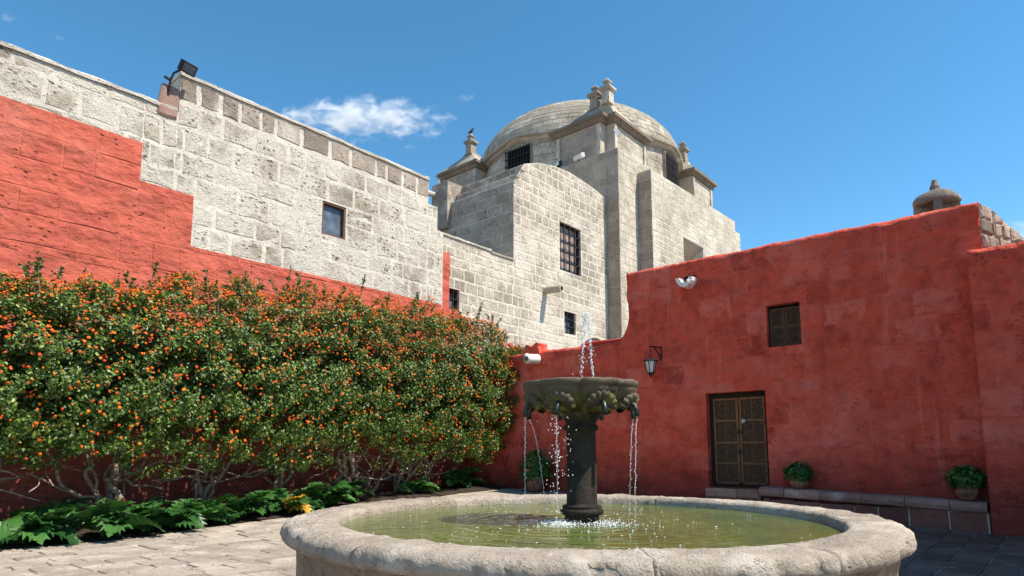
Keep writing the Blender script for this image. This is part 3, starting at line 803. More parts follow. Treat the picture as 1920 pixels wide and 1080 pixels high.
# door step
ds = root('door_step', 'pale pink stone step under the carved door', 'step', frM(4.4, 0.3, 0.2))
for (a, b) in ((3.87, 4.35), (4.37, 5.06)):
    V, F = stone_shape(Frame(frM(0, 0, 0.30), B, -A), rect(a, 0.40, b, 0.585), 0.02, 0.02, 0.008)
    part('step_stone', V, F, M['bench'], ds)
MB().box(frM(4.46, 0.50, 0.145), 1.20, 0.29, 0.165, B, -A).build('step_slab', M['bench'], ds)
MB().box(frM(4.46, 0.21, 0.17), 1.26, 0.36, 0.38, B, -A).build('step_base', M['bench_base'], ds)

# lantern
ln = root('wall_lantern', 'black wall lantern hanging from an iron bracket beside the fountain bowl', 'lantern', frM(6.15, 3.75, 0.02))
o_ = 0.45
br = MB()
br.tube([frM(6.18, 3.86, 0.0), frM(6.21, 3.87, 0.25), frM(6.24, 3.85, o_+0.02)], 0.017)
br.tube([frM(6.18, 3.62, 0.0), frM(6.19, 3.66, 0.06), frM(6.20, 3.76, 0.19), frM(6.21, 3.85, 0.30)], 0.015)
br.tube([frM(6.18, 3.90, 0.012), frM(6.18, 3.58, 0.012)], 0.02)
br.tube([frM(6.18, 3.60, 0.02), frM(6.19, 3.56, 0.07), frM(6.19, 3.60, 0.09)], 0.013)
br.build('bracket', M['iron'], ln)
chn = MB()
for k in range(5):
    z = 3.83-0.05*k; c = frM(6.24, z, o_); ax = (A if k % 2 else B)
    pts = [c+ax*(0.017*math.cos(t*math.pi/3))+UP*(0.03*math.sin(t*math.pi/3)) for t in range(7)]
    chn.tube(pts, 0.006, 4, False)
chn.build('chain', M['iron'], ln)
lc = frM(6.24, 0, o_)
MB().lathe([(0.0, 3.60), (0.03, 3.585), (0.05, 3.57), (0.175, 3.525), (0.18, 3.505), (0.15, 3.50)], lc, 6).build('lamp_roof', M['iron'], ln)
MB().lathe([(0.075, 3.22), (0.13, 3.495)], lc, 6).build('lamp_glass', M['lampglass'], ln)
cg = MB()
for k in range(6):
    a = k*math.pi/3; d = Vector((math.cos(a), math.sin(a), 0)); cg.tube([lc+d*0.080+UP*3.21, lc+d*0.138+UP*3.50], 0.012, 4)
cg.lathe([(0.09, 3.20), (0.095, 3.225), (0.08, 3.23)], lc, 6); cg.lathe([(0.0, 3.11), (0.02, 3.13), (0.03, 3.16), (0.05, 3.19), (0.085, 3.205)], lc, 6)
cg.build('lamp_cage', M['iron'], ln)

# white scupper near the top of the red wall
sc = root('rain_scupper', 'white half round rain spout high on the red wall', 'rain spout', frM(5.42, 5.3, 0.05))
V, F = [], []
pr = [(math.cos(math.pi+math.pi*i/8), math.sin(math.pi+math.pi*i/8)) for i in range(9)]
for o, k in ((-0.05, 0.95), (0.15, 1.0), (0.30, 1.0)):
    for r in (0.20, 0.11):
        for x, z in pr: V.append(frM(5.40+x*r*k, 5.42+z*r*1.15*k + (0.0 if r > 0.15 else 0.0), o + (0.03*math.sin(x*7) if o > 0.2 else 0)))
def idx(i, r, k): return i*18+r*9+k
for i in range(2):
    for k in range(8):
        F.append((idx(i, 0, k), idx(i, 0, k+1), idx(i+1, 0, k+1), idx(i+1, 0, k))); F.append((idx(i, 1, k), idx(i+1, 1, k), idx(i+1, 1, k+1), idx(i, 1, k+1)))
    for k in (0, 8): F.append((idx(i, 0, k), idx(i+1, 0, k), idx(i+1, 1, k), idx(i, 1, k)))
for k in range(8): F.append((idx(2, 0, k), idx(2, 0, k+1), idx(2, 1, k+1), idx(2, 1, k)))
part('spout_shell', V, F, M['whitepaint'], sc)
MB().box(frM(5.38, 5.46, 0.012), 0.26, 0.03, 0.10, B, -A).build('spout_mouth', M['void'], sc)

# white ribbed spout at the low wall
gs = root('ribbed_spout', 'white ribbed cylindrical spout poking out of the low red wall', 'rain spout', frM(10.05, 3.9, 0.1))
d = (-A*0.98 + B*0.10 - UP*0.06).normalized(); p0 = frM(9.98, 3.95, -0.05)
pts, rad = [], []
for i in range(13):
    t = i/12; pts.append(p0+d*(0.50*t)); rad.append(0.125+0.014*math.cos(i*math.pi) + (0.015 if i > 10 else 0))
MB().tube(pts, rad, 14).build('spout_body', M['whitepaint'], gs, smooth=True)
MB().tube([p0+d*0.48, p0+d*0.506], 0.07, 12).build('spout_hole', plain('grey_hole', (0.16, 0.13, 0.12), 0.9), gs)

# hump of white stone and little vent behind the low wall
hp = root('white_stone_hump', 'rounded white stone hump just behind the low red wall top', 'stone', frM(11.25, 3.6, -1.0))
MB().lathe([(0.4, 3.4), (0.4, 4.45), (0.34, 4.60), (0.2, 4.70), (0.0, 4.72)], frM(11.25, 0, -1.0), 12, wob).build('hump', M['sillar'], hp, smooth=True)
vt = root('stone_vent', 'small arched stone vent with a dark mouth behind the low red wall', 'vent', frM(9.15, 3.9, -1.6))
vmb = MB(); fv = Frame(frM(9.15, 0, -1.5), B, -A)
arch = [(0.34*math.cos(math.pi*i/10), 4.42+0.24*math.sin(math.pi*i/10)) for i in range(11)]; inn = [(0.2*math.cos(math.pi*i/10), 4.40+0.13*math.sin(math.pi*i/10)) for i in range(11)]
arch = [(0.34, 4.0)]+arch+[(-0.34, 4.0)]; inn = [(0.2, 4.0)]+inn+[(-0.2, 4.0)]; n = len(arch)
V = [fv(u, v) for u, v in arch]+[fv(u, v) for u, v in inn]+[fv(u, v, -0.5) for u, v in arch]+[fv(u, v, -0.5) for u, v in inn]
F = []
for i in range(n-1): F += [(i, i+1, n+i+1, n+i), (i, 2*n+i, 2*n+i+1, i+1), (n+i, n+i+1, 3*n+i+1, 3*n+i)]
part('vent_arch', V, F, M['sillar'], vt)
MB().box(fv(0, 4.2, -0.45), 0.42, 0.04, 0.6, B, -A).build('vent_mouth', M['void'], vt)

# ================================================================== CHAPEL (arched block and its lower wall)
P1 = Vector((0.06, 23.0, 0)); fr1 = Frame(P1, A, -B)
cp = root('stone_chapel', 'white stone chapel block with arched top and tall barred window', 'chapel', P1+A*3)
arcp = [(0.63, 12.37), (1.5, 12.72), (2.6, 12.96), (3.6, 13.05), (4.5, 13.01), (5.5, 12.92), (6.48, 12.78)]
wins1 = [(2.88, 8.68, 4.40, 10.72), (3.15, 6.10, 3.95, 7.02), (-3.26, 6.03, -2.78, 6.72)]
regs = [rect(-6, 2, 0, 8.45), rect(0, 2, 0.31, 11.5), rect(0.31, 2, 0.63, 11.9)]
for (a, x), (b, y) in zip(arcp[:-1], arcp[1:]): regs.append([(a, 2), (b, 2), (b, y), (a, x)])
body(fr1, regs, wins1, [(0, 8.45), (0, 11.5), (0.31, 11.5), (0.31, 11.9), (0.63, 11.9)]+arcp+[(6.48, 2)], 4.4, M['mortar'], cp, 'wall_core', 0.32)
capping(fr1, -6, -1.25, 8.45, 0.5, M['mortar'], cp, 'capping', 0.06); capping(fr1, -1.25, 0.0, 8.40, 0.5, M['grey_mortar'], cp, 'capping', 0.05)
shapes = []
paint = [(-6, -3.25, 7.9), (-3.25, -2.7, 6.05)]
pieces = [(rect(-6, 2, -3.25, 7.88), 'r'), (rect(-3.25, 2, -2.7, 6.05), 'r'), (rect(-6, 7.88, -3.25, 8.4), 'w'), (rect(-3.25, 6.05, -2.7, 8.4), 'w'), (rect(-2.7, 2, 0, 8.4), 'w')] + [(r, 'w') for r in regs[1:]]
pieces[5:] = []
whole = [(-0.0, 2), (6.48, 2)] + arcp[::-1] + [(0.63, 11.9)]
pieces += [(rect(0, 2, 0.31, 11.48), 'w'), (rect(0.31, 2, 0.63, 11.88), 'w'), ([(0.0, 2), (6.46, 2)] + [(a, b-0.02) for a, b in arcp[::-1]] + [(0.0, 11.48)], 'x')]
pieces = [p for p in pieces if p[1] != 'w' or p[0][0][0] < 0] + []
rows1 = courses(5.2, 13.1, 0.355, 0.2)
for p, k in lay(pieces, -4.2, 6.5, rows1, 0.47, wins1, 0.042, minarea=0.012):
    if k == 'r': continue
    V, F = stone_shape(fr1, p, 0.009, 0.018, 0.012); shapes.append((V, F, M['orange'] if k == 'r' else M['ashlar']))
for p, k in lay([q_ for q_ in pieces if q_[1] == 'r'], -4.4, -2.6, rows1, 0.6, wins1, 0.002, minarea=0.01):
    V, F = stone_shape(fr1, p, 0.012, 0.004, 0.0); shapes.append((V, F, M['orange']))
# shaded flank, with two set-back courses on top and a merlon
fr1s = Frame(P1, B, -A)
for p, k in lay([(rect(0.03, 7.5, 4.3, 11.46), 0)], 0, 4.3, courses(7.5, 11.46, 0.42), 0.55, [], 0.02):
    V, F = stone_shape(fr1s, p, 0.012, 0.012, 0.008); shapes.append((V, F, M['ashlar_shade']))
for off, a, b in ((0.31, 11.52, 11.89), (0.63, 11.92, 12.36)):
    for p, k in lay([(rect(0.03, a, 4.3, b), 0)], 0, 4.3, [(a, b)], 0.42, [], 0.03):
        V, F = stone_shape(Frame(P1+A*off, B, -A), p, 0.03, 0.02, 0.012); shapes.append((V, F, M['coping']))
place_stones(shapes, cp, 300)
mm = MB(); mm.box(fr1s(3.86, 11.4, -0.25), 0.95, 0.9, 2.0, B, A); mm.build('merlon', M['coping'], cp)
MB().tube([fr1s(4.1, 11.95, 0.1), fr1s(4.18, 11.95, 0.75)], 0.11, 10).build('spout', M['ashlar'], cp)
# red painted sliver of the wall edge
# windows
def barred(fr, h, depth, nv, nh, parent, inner, rad=0.022, frame=True):
    u0, v0, u1, v1 = h
    f_ = frame_ring(MB(), fr, u0+0.004, v0+0.004, u1-0.004, v1-0.004, 0.07, -0.10, -depth+0.02).build('window_frame', M['darkwood'], parent)
    inner(f_, u0+0.07, v0+0.07, u1-0.07, v1-0.07)
    g = MB()
    for i in range(nv): uu = u0+(u1-u0)*(i+1)/(nv+1); g.tube([fr(uu, v0, -0.06), fr(uu, v1, -0.06)], rad, 6)
    for i in range(nh): v = v0+(v1-v0)*(i+1)/(nh+1); g.tube([fr(u0, v, -0.055), fr(u1, v, -0.055)], rad*1.1, 6)
    g.build('window_grille', M['iron'], parent)
def boards(f_, u0, v0, u1, v1):
    n = 8
    for i in range(n):
        a = u0+(u1-u0)*i/n; MB().box(fr1((a+(u1-u0)/n/2), (v0+v1)/2, -0.24+0.02*(i % 2)), (u1-u0)/n-0.012, 0.03, v1-v0, A, -B).build('board', M['curtain'], f_)
barred(fr1, wins1[0], 0.32, 3, 4, cp, boards, 0.03)
barred(fr1, wins1[1], 0.32, 2, 2, cp, lambda f_, a, b, c, d: MB().box(fr1((a+c)/2, (b+d)/2, -0.25), c-a, 0.02, d-b, A, -B).build('pane', M['glass'], f_))
barred(fr1, wins1[2], 0.32, 1, 1, cp, lambda f_, a, b, c, d: MB().box(fr1((a+c)/2, (b+d)/2, -0.25), c-a, 0.02, d-b, A, -B).build('pane', M['glass'], f_))
# round stone spout on the lit face
rp = MB(); rp.tube([fr1(1.88, 7.62, -0.1), fr1(1.90, 7.60, 0.35), fr1(1.92, 7.58, 0.78)], [0.15, 0.15, 0.14], 12); rp.build('rain_spout', M['ashlar'], cp)
MB().tube([fr1(1.92, 7.58, 0.775), fr1(1.92, 7.58, 0.787)], 0.085, 10).build('spout_hole', M['void'], cp)

# ================================================================== DOMED CHURCH
P2 = Vector((4.78, 27.45, 0)); fr2 = Frame(P2, A, -B); fr2s = Frame(P2, B, -A)
chh = root('domed_church', 'large stone church with a shallow dome, corner turrets and buttressed walls', 'church', P2+A*6+B*6)
TOP2 = 15.0
body(fr2, [rect(0, 3, 12.4, TOP2)], [], [(0, 3), (0, TOP2), (12.4, TOP2), (12.4, 3)], 12.6, M['grey_mortar'], chh, 'tower_core')
P3 = P2 + A*1.70 - B*0.716; fr3 = Frame(P3, A, -B); fr3s = Frame(P3, B, -A)
niche = (3.15, 10.0, 5.45, 11.92)
r3 = [[(0, 3), (10.0, 3), (10.0, 14.62), (0, 14.36)], rect(10.0, 3, 10.7, 14.05)]
body(fr3, r3, [niche], [(0, 3), (0, 14.36), (10.0, 14.62), (10.0, 14.05), (10.7, 14.05), (10.7, 3)], 0.9, M['mortar'], chh, 'buttress_core', 1.1, back=False)
shapes = []
for p, k in lay([(rect(0.02, 6, 1.7, TOP2-0.02), 0)], 0, 1.7, courses(6, TOP2, 0.36), 0.47, [], 0.035):
    V, F = stone_shape(fr2, p, 0.009, 0.018, 0.012); shapes.append((V, F, M['ashlar']))
for p, k in lay([(rect(1.7, 14.40, 12.3, TOP2-0.02), 0)], 1.7, 12.3, [(14.40, 14.70), (14.70, 14.99)], 0.47, [], 0.035):
    V, F = stone_shape(fr2, p, 0.009, 0.018, 0.012); shapes.append((V, F, M['ashlar']))
for p, k in lay([(r3[0], 0), (r3[1], 0)], 0.02, 10.68, courses(9.0, 14.62, 0.345), 0.47, [niche], 0.035, minarea=0.012):
    V, F = stone_shape(fr3, p, 0.009, 0.018, 0.012); shapes.append((V, F, M['ashlar']))
for p, k in lay([(rect(0.02, 5.5, 0.66, TOP2-0.02), 0), (rect(0.70, 12.2, 7.0, TOP2-0.02), 0)], 0, 7.0, courses(5.5, TOP2, 0.45), 0.62, [], 0.018):
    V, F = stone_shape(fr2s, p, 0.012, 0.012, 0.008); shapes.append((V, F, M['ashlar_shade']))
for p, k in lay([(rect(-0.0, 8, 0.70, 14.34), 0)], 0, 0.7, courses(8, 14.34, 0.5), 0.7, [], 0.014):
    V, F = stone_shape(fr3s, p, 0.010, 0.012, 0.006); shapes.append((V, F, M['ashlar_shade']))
# splayed window mouth inside the niche
V = [fr3(3.15, 11.92, -0.02), fr3(5.45, 11.92, -0.02), fr3(5.1, 11.0, -1.05), fr3(3.7, 11.0, -1.05)]
part('niche_splay', V, [(0, 1, 2, 3)], M['ashlar_shade'], chh)
MB().box(fr3(4.4, 10.5, -1.04), 1.3, 0.04, 0.95, A, -B).build('niche_window', M['void'], chh)

# turrets
Tc = Vector((4.55, 27.85, 0))
def turret(c, ax, ay, la, lb, zt, notch=True, fin=((1.5, 0.75), (0.75, 0.75)), zf=18.75):
    """c = outer corner; ax, ay = directions along its two outer faces"""
    def W(a, b, z): return c + ax*a + ay*b + UP*z
    k = 0.42 if notch else 0.0
    def plan(off, kk): 
        return ([(off, off+kk), (off+kk, off+kk), (off+kk, off)] if kk else [(off, off)]) + [(la-off, off), (la-off, lb-off), (off, lb-off)]
    flip = ax.cross(ay).z < 0
    def prism(off, kk, z0, z1, name, mat, off2=None, par=chh):
        a, b = plan(off, kk), plan(off2 if off2 is not None else off, kk); n = len(a)
        V = [W(x, y, z0) for x, y in a]+[W(x, y, z1) for x, y in b]
        F = [(i, (i+1) % n, n+(i+1) % n, n+i) for i in range(n)]+[tuple(range(n-1, -1, -1)), tuple(range(n, 2*n))]
        if flip: F = [f[::-1] for f in F]
        return part(name, V, F, mat, par)
    tw = prism(0.30, k, 14.6, zt-0.35, 'turret_wall', M['grey_mortar'])
    # stone facing of both outer faces
    for fr, L in ((Frame(c+ay*0.30, ax, -ay), la), (Frame(c+ax*0.30, ay, -ax), lb)):
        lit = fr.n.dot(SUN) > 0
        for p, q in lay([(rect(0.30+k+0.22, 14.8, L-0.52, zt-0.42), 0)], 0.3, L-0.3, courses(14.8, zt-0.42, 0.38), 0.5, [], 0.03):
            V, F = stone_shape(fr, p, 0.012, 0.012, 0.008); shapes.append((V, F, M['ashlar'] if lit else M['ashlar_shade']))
        for uu in (0.30+k+0.11, L-0.41):
            MB().box(fr(uu, (14.6+zt-0.40)/2, 0.03), 0.20, 0.10, zt-0.40-14.6, fr.D, fr.n).build('pilaster', M['ashlar'], chh)
    prism(0.20, k, zt-0.36, zt-0.16, 'cornice_moulding', M['cornice'], 0.08)
    prism(0.0, k, zt-0.16, zt, 'cornice', M['cornice'], 0.0)
    # bell-cast roofs, one per finial
    n = 8
    for fi, (fx, fy) in enumerate(fin):
        lev = []
        x0, x1, y0, y1 = 0.12, la-0.12, 0.12, lb-0.12
        if len(fin) == 2:
            if fi == 0: x0 = 0.50; 
            else: y1 = lb-0.12; y0 = 0.12; x0 = 0.12; x1 = la-0.12
            if fi == 0: y0 = 0.12
            if fi == 0: x0, y0, y1, x1 = 0.14, 0.52, lb-0.14, la*0.72
            else: x0, y0, x1, y1 = 0.52, 0.14, la-0.14, lb*0.72
        for i in range(n+1):
            t = i/n; e = 1-(1-t)**1.0; s = (1-t)**1.55
            z = zt + 0.02 + (zf-zt-0.9)*t
            s = 0.18 + 0.82*s*(1+0.25*math.sin(math.pi*t))/1.0
            lev.append([(fx+(a-fx)*s, fy+(b-fy)*s, z) for a, b in ((x0, y0), (x1, y0), (x1, y1), (x0, y1))])
        V = [W(*q) for L_ in lev for q in L_]; F = []
        for i in range(n):
            for j in range(4): F.append((i*4+j, i*4+(j+1) % 4, (i+1)*4+(j+1) % 4, (i+1)*4+j))
        F.append(tuple(n*4+j for j in range(4)))
        if flip: F = [f[::-1] for f in F]
        part('turret_roof', V, F, M['dome'], chh)
        zb = zf-0.95
        fm = MB()
        fm.box(W(fx, fy, zb+0.25), 0.44, 0.44, 0.62, ax, ay, UP, 0.9)
        fm.box(W(fx, fy, zb+0.60), 0.52, 0.52, 0.08, ax, ay); fm.box(W(fx, fy, zb+0.69), 0.62, 0.62, 0.10, ax, ay); fm.box(W(fx, fy, zb+0.78), 0.46, 0.46, 0.08, ax, ay)
        fm.box(W(fx, fy, zb+0.92), 0.24, 0.24, 0.20, ax, ay); fm.box(W(fx, fy, zb+1.05), 0.34, 0.34, 0.06, ax, ay); fm.box(W(fx, fy, zb+1.16), 0.28, 0.28, 0.16, ax, ay, UP, 0.35)
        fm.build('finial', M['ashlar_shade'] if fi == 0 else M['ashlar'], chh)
turret(Tc, A, B, 4.0, 3.6, 17.15, True, ((0.70, 1.25), (0.58, 0.50)), 18.75)
turret(Tc+B*12.2, A, -B, 3.6, 3.6, 17.35, True, ((0.80, 2.4),), 19.2)
turret(Tc+A*12.5, -A, B, 3.6, 3.6, 17.4, True, ((2.9, 1.0),), 19.2)

# drum and dome
DC = Vector((3.95, 36.1, 0)); RD = 5.85; ZD = 17.45; HD = 3.45
WANG = [math.atan2((-B).y, (-B).x)+0.09, math.atan2((-A).y, (-A).x)+0.02]     # drum windows face out over both lit and shaded front
def brow(q): return sum(0.20*math.exp(-((math.atan2(math.sin(q-a), math.cos(q-a)))/0.17)**2) for a in WANG)
n = 96; V, F = [], []
prof = [(5.60, 14.6, 0), (5.60, ZD-0.30, 1), (5.74, ZD-0.24, 1), (5.78, ZD-0.14, 1), (5.95, ZD-0.10, 1), (5.97, ZD-0.01, 1), (5.86, ZD+0.02, 1)]
for (r, z, b) in prof:
    for k in range(n):
        q = 2*math.pi*k/n; V.append(DC+Vector((r*math.cos(q), r*math.sin(q), z+(brow(q) if b else 0))))
for i in range(len(prof)-1):
    for k in range(n): F.append((i*n+k, i*n+(k+1) % n, (i+1)*n+(k+1) % n, (i+1)*n+k))
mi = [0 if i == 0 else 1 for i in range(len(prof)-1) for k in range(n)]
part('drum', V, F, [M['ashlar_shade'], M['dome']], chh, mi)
dz = lambda t: (RD*math.cos(t), ZD+HD*math.sin(t))
mb = MB(); mb.lathe([dz(math.pi/2*i/20*0.995) for i in range(21)], DC, 72); mb.build('dome_shell', M['grey_mortar'], chh, smooth=True)
MB().lathe([(0.75, ZD+HD-0.10), (0.78, ZD+HD+0.03), (0.70, ZD+HD+0.07), (0.0, ZD+HD+0.09)], DC, 20).build('dome_cap', M['pinkstone'], chh)
# stones of the dome, ring by ring
tt = 0.015; 
while tt < math.pi/2*0.93:
    r, z = dz(tt); ds_ = math.hypot(RD*math.sin(tt), HD*math.cos(tt)); dt = 0.29/ds_
    dt = min(dt, math.pi/2*0.95-tt) if tt+dt > math.pi/2*0.95 else dt
    N = max(8, int(2*math.pi*r/0.52)); off = rng.random()
    for k in range(N):
        q0, q1 = 2*math.pi*(k+off)/N, 2*math.pi*(k+off+1)/N; qm = (q0+q1)/2
        if Vector((math.cos(qm), math.sin(qm))).dot(Vector((-DC.x, -DC.y)).normalized()) < -0.25 and tt < 0.9: continue
        gq = 0.012/r; gt = 0.012/ds_; vv_ = []
        rise = rng.uniform(0.010, 0.028)
        for lv, (e, h_) in enumerate(((0, -0.02), (0, rise*0.6), (1, rise))):
            for (qq, t_) in ((q0+gq, tt+gt), (qm, tt+gt), (q1-gq, tt+gt), (q1-gq, tt+dt-gt), (qm, tt+dt-gt), (q0+gq, tt+dt-gt)):
                if e: qq = qq+(qm-qq)*0.06; t_ = t_+(tt+dt/2-t_)*0.10
                rr, zz = dz(t_); nrm = Vector((math.cos(qq)*math.cos(t_)*HD, math.sin(qq)*math.cos(t_)*HD, math.sin(t_)*RD)).normalized()
                vv_.append(DC+Vector((rr*math.cos(qq), rr*math.sin(qq), zz))+nrm*h_)
        ff = [(r_*6+j, r_*6+(j+1) % 6, (r_+1)*6+(j+1) % 6, (r_+1)*6+j) for r_ in (0, 1) for j in range(6)]+[tuple(range(12, 18))]
        shapes.append((vv_, ff, M['dome']))
    tt += dt
# stones of the drum wall
for z0 in (14.9, 15.27, 15.64, 16.01, 16.38, 16.65):
    N = 66; off = rng.random()
    for k in range(N):
        q0, q1 = 2*math.pi*(k+off)/N, 2*math.pi*(k+off+1)/N; qm = (q0+q1)/2
        if Vector((math.cos(qm), math.sin(qm))).dot(Vector((-DC.x, -DC.y)).normalized()) < 0: continue
        if any(abs(math.atan2(math.sin(qm-a), math.cos(qm-a))) < 0.15 for a in WANG) and z0 > 15.0: continue
        vv_ = []
        for rr in (5.58, 5.622):
            for (qq, zz) in ((q0+0.0025, z0+0.012), (q1-0.0025, z0+0.012), (q1-0.0025, z0+0.358), (q0+0.0025, z0+0.358)):
                vv_.append(DC+Vector((rr*math.cos(qq), rr*math.sin(qq), zz)))
        shapes.append((vv_, [(0, 1, 5, 4), (1, 2, 6, 5), (2, 3, 7, 6), (3, 0, 4, 7), (4, 5, 6, 7)], M['ashlar']))
place_stones(shapes, chh, 300)
# barred drum windows
for a in WANG:
    d = Vector((math.cos(a), math.sin(a), 0)); s = Vector((-d.y, d.x, 0)); fw = Frame(DC+d*5.60, s, d)
    wf = frame_ring(MB(), fw, -0.85, 15.35, 0.85, 17.15, 0.10, 0.08, -0.35).build('window_surround', M['ashlar_shade'], chh)
    MB().box(fw(0, 16.25, 0.03), 1.5, 0.03, 1.60, s, d).build('window_dark', M['void'], wf)
    g = MB()
    for i in range(9): u = -0.8+1.6*i/8; g.tube([fw(u, 15.3, 0.15), fw(u, 17.1, 0.15)], 0.026, 5)
    for i in range(5): v = 15.4+1.6*i/4; g.tube([fw(-0.85, v, 0.165), fw(0.85, v, 0.165)], 0.028, 5)
    g.build('window_grille', M['iron'], chh)
# bird on the left finial
bp = Tc+B*(12.2-2.4)+A*0.8+UP*19.49
bd = root('perched_bird', 'dark bird perched on the left turret finial of the church', 'bird', bp)
MB().tube([bp+Vector((-0.20, 0, 0.04)), bp+Vector((-0.10, 0, 0.07)), bp+Vector((0, 0, 0.13)), bp+Vector((0.06, 0, 0.21)), bp+Vector((0.08, 0, 0.29)), bp+Vector((0.12, 0, 0.31)), bp+Vector((0.18, 0, 0.30))], [0.015, 0.05, 0.085, 0.075, 0.055, 0.05, 0.008], 8).build('bird_body', M['bird'], bd, smooth=True)
lg = MB(); lg.tube([bp+Vector((0, 0.02, 0.08)), bp+Vector((0.0, 0.02, 0.0))], 0.01, 4); lg.tube([bp+Vector((0, -0.02, 0.08)), bp+Vector((0.0, -0.02, 0.0))], 0.01, 4); lg.build('bird_legs', M['bird'], bd)
# floodlights on the church
def lampbox(name, label, c, d, wd, hg, mat=M['iron']):
    r = root(name, label, 'floodlight', c); d = d.normalized(); x = d.cross(UP).normalized(); y = x.cross(d)
    MB().box(c+UP*0.2, wd, hg, 0.16, x, y, d, 0.85).build('housing', mat, r); MB().box(c+UP*0.2+d*0.085, wd*0.8, hg*0.8, 0.01, x, y, d).build('lens', M['lampglass'], r)
    MB().tube([c, c+UP*0.2-d*0.05], 0.025, 5).build('bracket', M['iron'], r)
lampbox('floodlight', 'pale floodlight under the near turret cornice of the church', Tc+A*0.45-B*0.10+UP*15.85, -B+A*0.3+UP*0.6, 0.3, 0.42, M['whitepaint'])
lampbox('floodlight', 'longer floodlight lying on the shaded ledge below the near turret', fr2s(2.1, TOP2-0.02, 0.05), -A+B*0.3-UP*0.2, 0.7, 0.22, M['whitepaint'])
lampbox('floodlight', 'short black floodlight on the shaded ledge left of the longer one', fr2s(3.3, TOP2-0.02, 0.05), -A+B*0.5-UP*0.2, 0.5, 0.2)
lampbox('floodlight', 'small round floodlight at the far left end of the chapel roof', fr1s(4.15, 12.42, -0.1), -A+B*0.2-UP*0.3, 0.3, 0.3)
lampbox('floodlight', 'black floodlight between the twin finials of the near turret', Tc+B*1.1+A*0.6+UP*18.25, -A-B, 0.26, 0.42)

# ================================================================== FOUNTAIN
ft = root('stone_fountain', 'round stone fountain with wide basin rim, dark column and scalloped bowl', 'fountain', FC)
RI, RO, ZR, ZW = 2.10, 2.53, 0.85, 0.765
prof = [(RI+0.01, 0.50), (RI, 0.74), (RI+0.002, 0.81), (RI+0.018, 0.842), (RI+0.05, ZR), (2.25, ZR+0.006), (2.38, ZR+0.004), (2.46, ZR-0.001), (2.50, ZR-0.014), (2.525, ZR-0.042), (RO, ZR-0.085), (2.52, ZR-0.115), (2.48, ZR-0.14), (2.43, ZR-0.15), (2.36, ZR-0.155)]
bounds = sorted(math.radians(a) for a in (-62.8, -88.0, -128, 150, 60)); nb = len(bounds)
for i in range(nb):
    a0, a1 = bounds[i], bounds[(i+1) % nb]+(2*math.pi if i == nb-1 else 0)
    m = max(6, int((a1-a0)/0.012)); V, F = [], []
    wide = 0.0022
    for k in range(m+1):
        t = k/m
        for j, (r, z) in enumerate(prof):
            q = a0+(a1-a0)*t
            if k == 0: q += wide/2.4+0.014*fbm((r*6, i*3.1, 0), 3)
            if k == m: q += -wide/2.4+0.014*fbm((r*6, ((i+1) % nb)*3.1, 0), 3)
            p = Vector((math.cos(q)*r, math.sin(q)*r, z)); e = fbm(p*2.2, 3)*0.009+fbm(p*9, 4)*0.008
            nrm = Vector((math.cos(q), math.sin(q), 0))
            e += 0.006*fbm(p*24, 3)
            if j in (9, 10, 11, 12, 13): e += 0.022*min(0, fbm(p*8+Vector((3, 1, 2)), 5)+0.08)*3
            V.append(FC+p+(UP*e if 4 <= j <= 7 else nrm*e*(1 if j > 5 else -0.5)))
    mm_ = len(prof)
    for k in range(m):
        for j in range(mm_-1): F.append((k*mm_+j, k*mm_+j+1, (k+1)*mm_+j+1, (k+1)*mm_+j))
    F.append(tuple(range(mm_))[::-1]); F.append(tuple(m*mm_+j for j in range(mm_)))
    part('rim_stone', V, F, M['rim'], ft, smooth=True)
def bw(q, z): return 1+0.006*math.sin(5*q+z*7)
mb = MB(); zz = [(2.40, -0.1), (2.41, 0.06), (2.385, 0.10), (2.38, 0.25), (2.385, 0.40), (2.39, 0.55), (2.41, 0.64), (2.43, 0.705)]
mb.lathe(zz, FC, 140, bw); mb.F = mb.F[:-2]
for i, v in enumerate(mb.V):
    q = v-FC; e = fbm(q*3, 4)*0.016; h = Vector((q.x, q.y, 0)).normalized(); mb.V[i] = v+h*e
mb.build('basin_wall', M['basin'], ft, smooth=True)
MB().lathe([(RI+0.02, 0.30), (RI+0.02, 0.52)], FC, 72).build('basin_lining', M['basin'], ft)
# water
V, F = [FC+UP*ZW], []; rs = [0.15+1.965*i/40 for i in range(41)]; n = 120
for r in rs:
    for k in range(n):
        q = 2*math.pi*k/n; amp = 0.006*math.exp(-r*1.1)
        V.append(FC+Vector((r*math.cos(q), r*math.sin(q), ZW+amp*math.sin(r*30+0.8*fbm((math.cos(q)*2, math.sin(q)*2, r)))+0.003*fbm((r*math.cos(q)*3, r*math.sin(q)*3, 4), 3))))
for k in range(n): F.append((0, 1+k, 1+(k+1) % n))
for i in range(len(rs)-1):
    for k in range(n): F.append((1+i*n+k, 1+(i+1)*n+k, 1+(i+1)*n+(k+1) % n, 1+i*n+(k+1) % n))
wt = part('water', V, F, M['water'], None, smooth=True); wt['kind'] = 'structure'; wt['label'] = 'murky green rippled water filling the fountain basin'
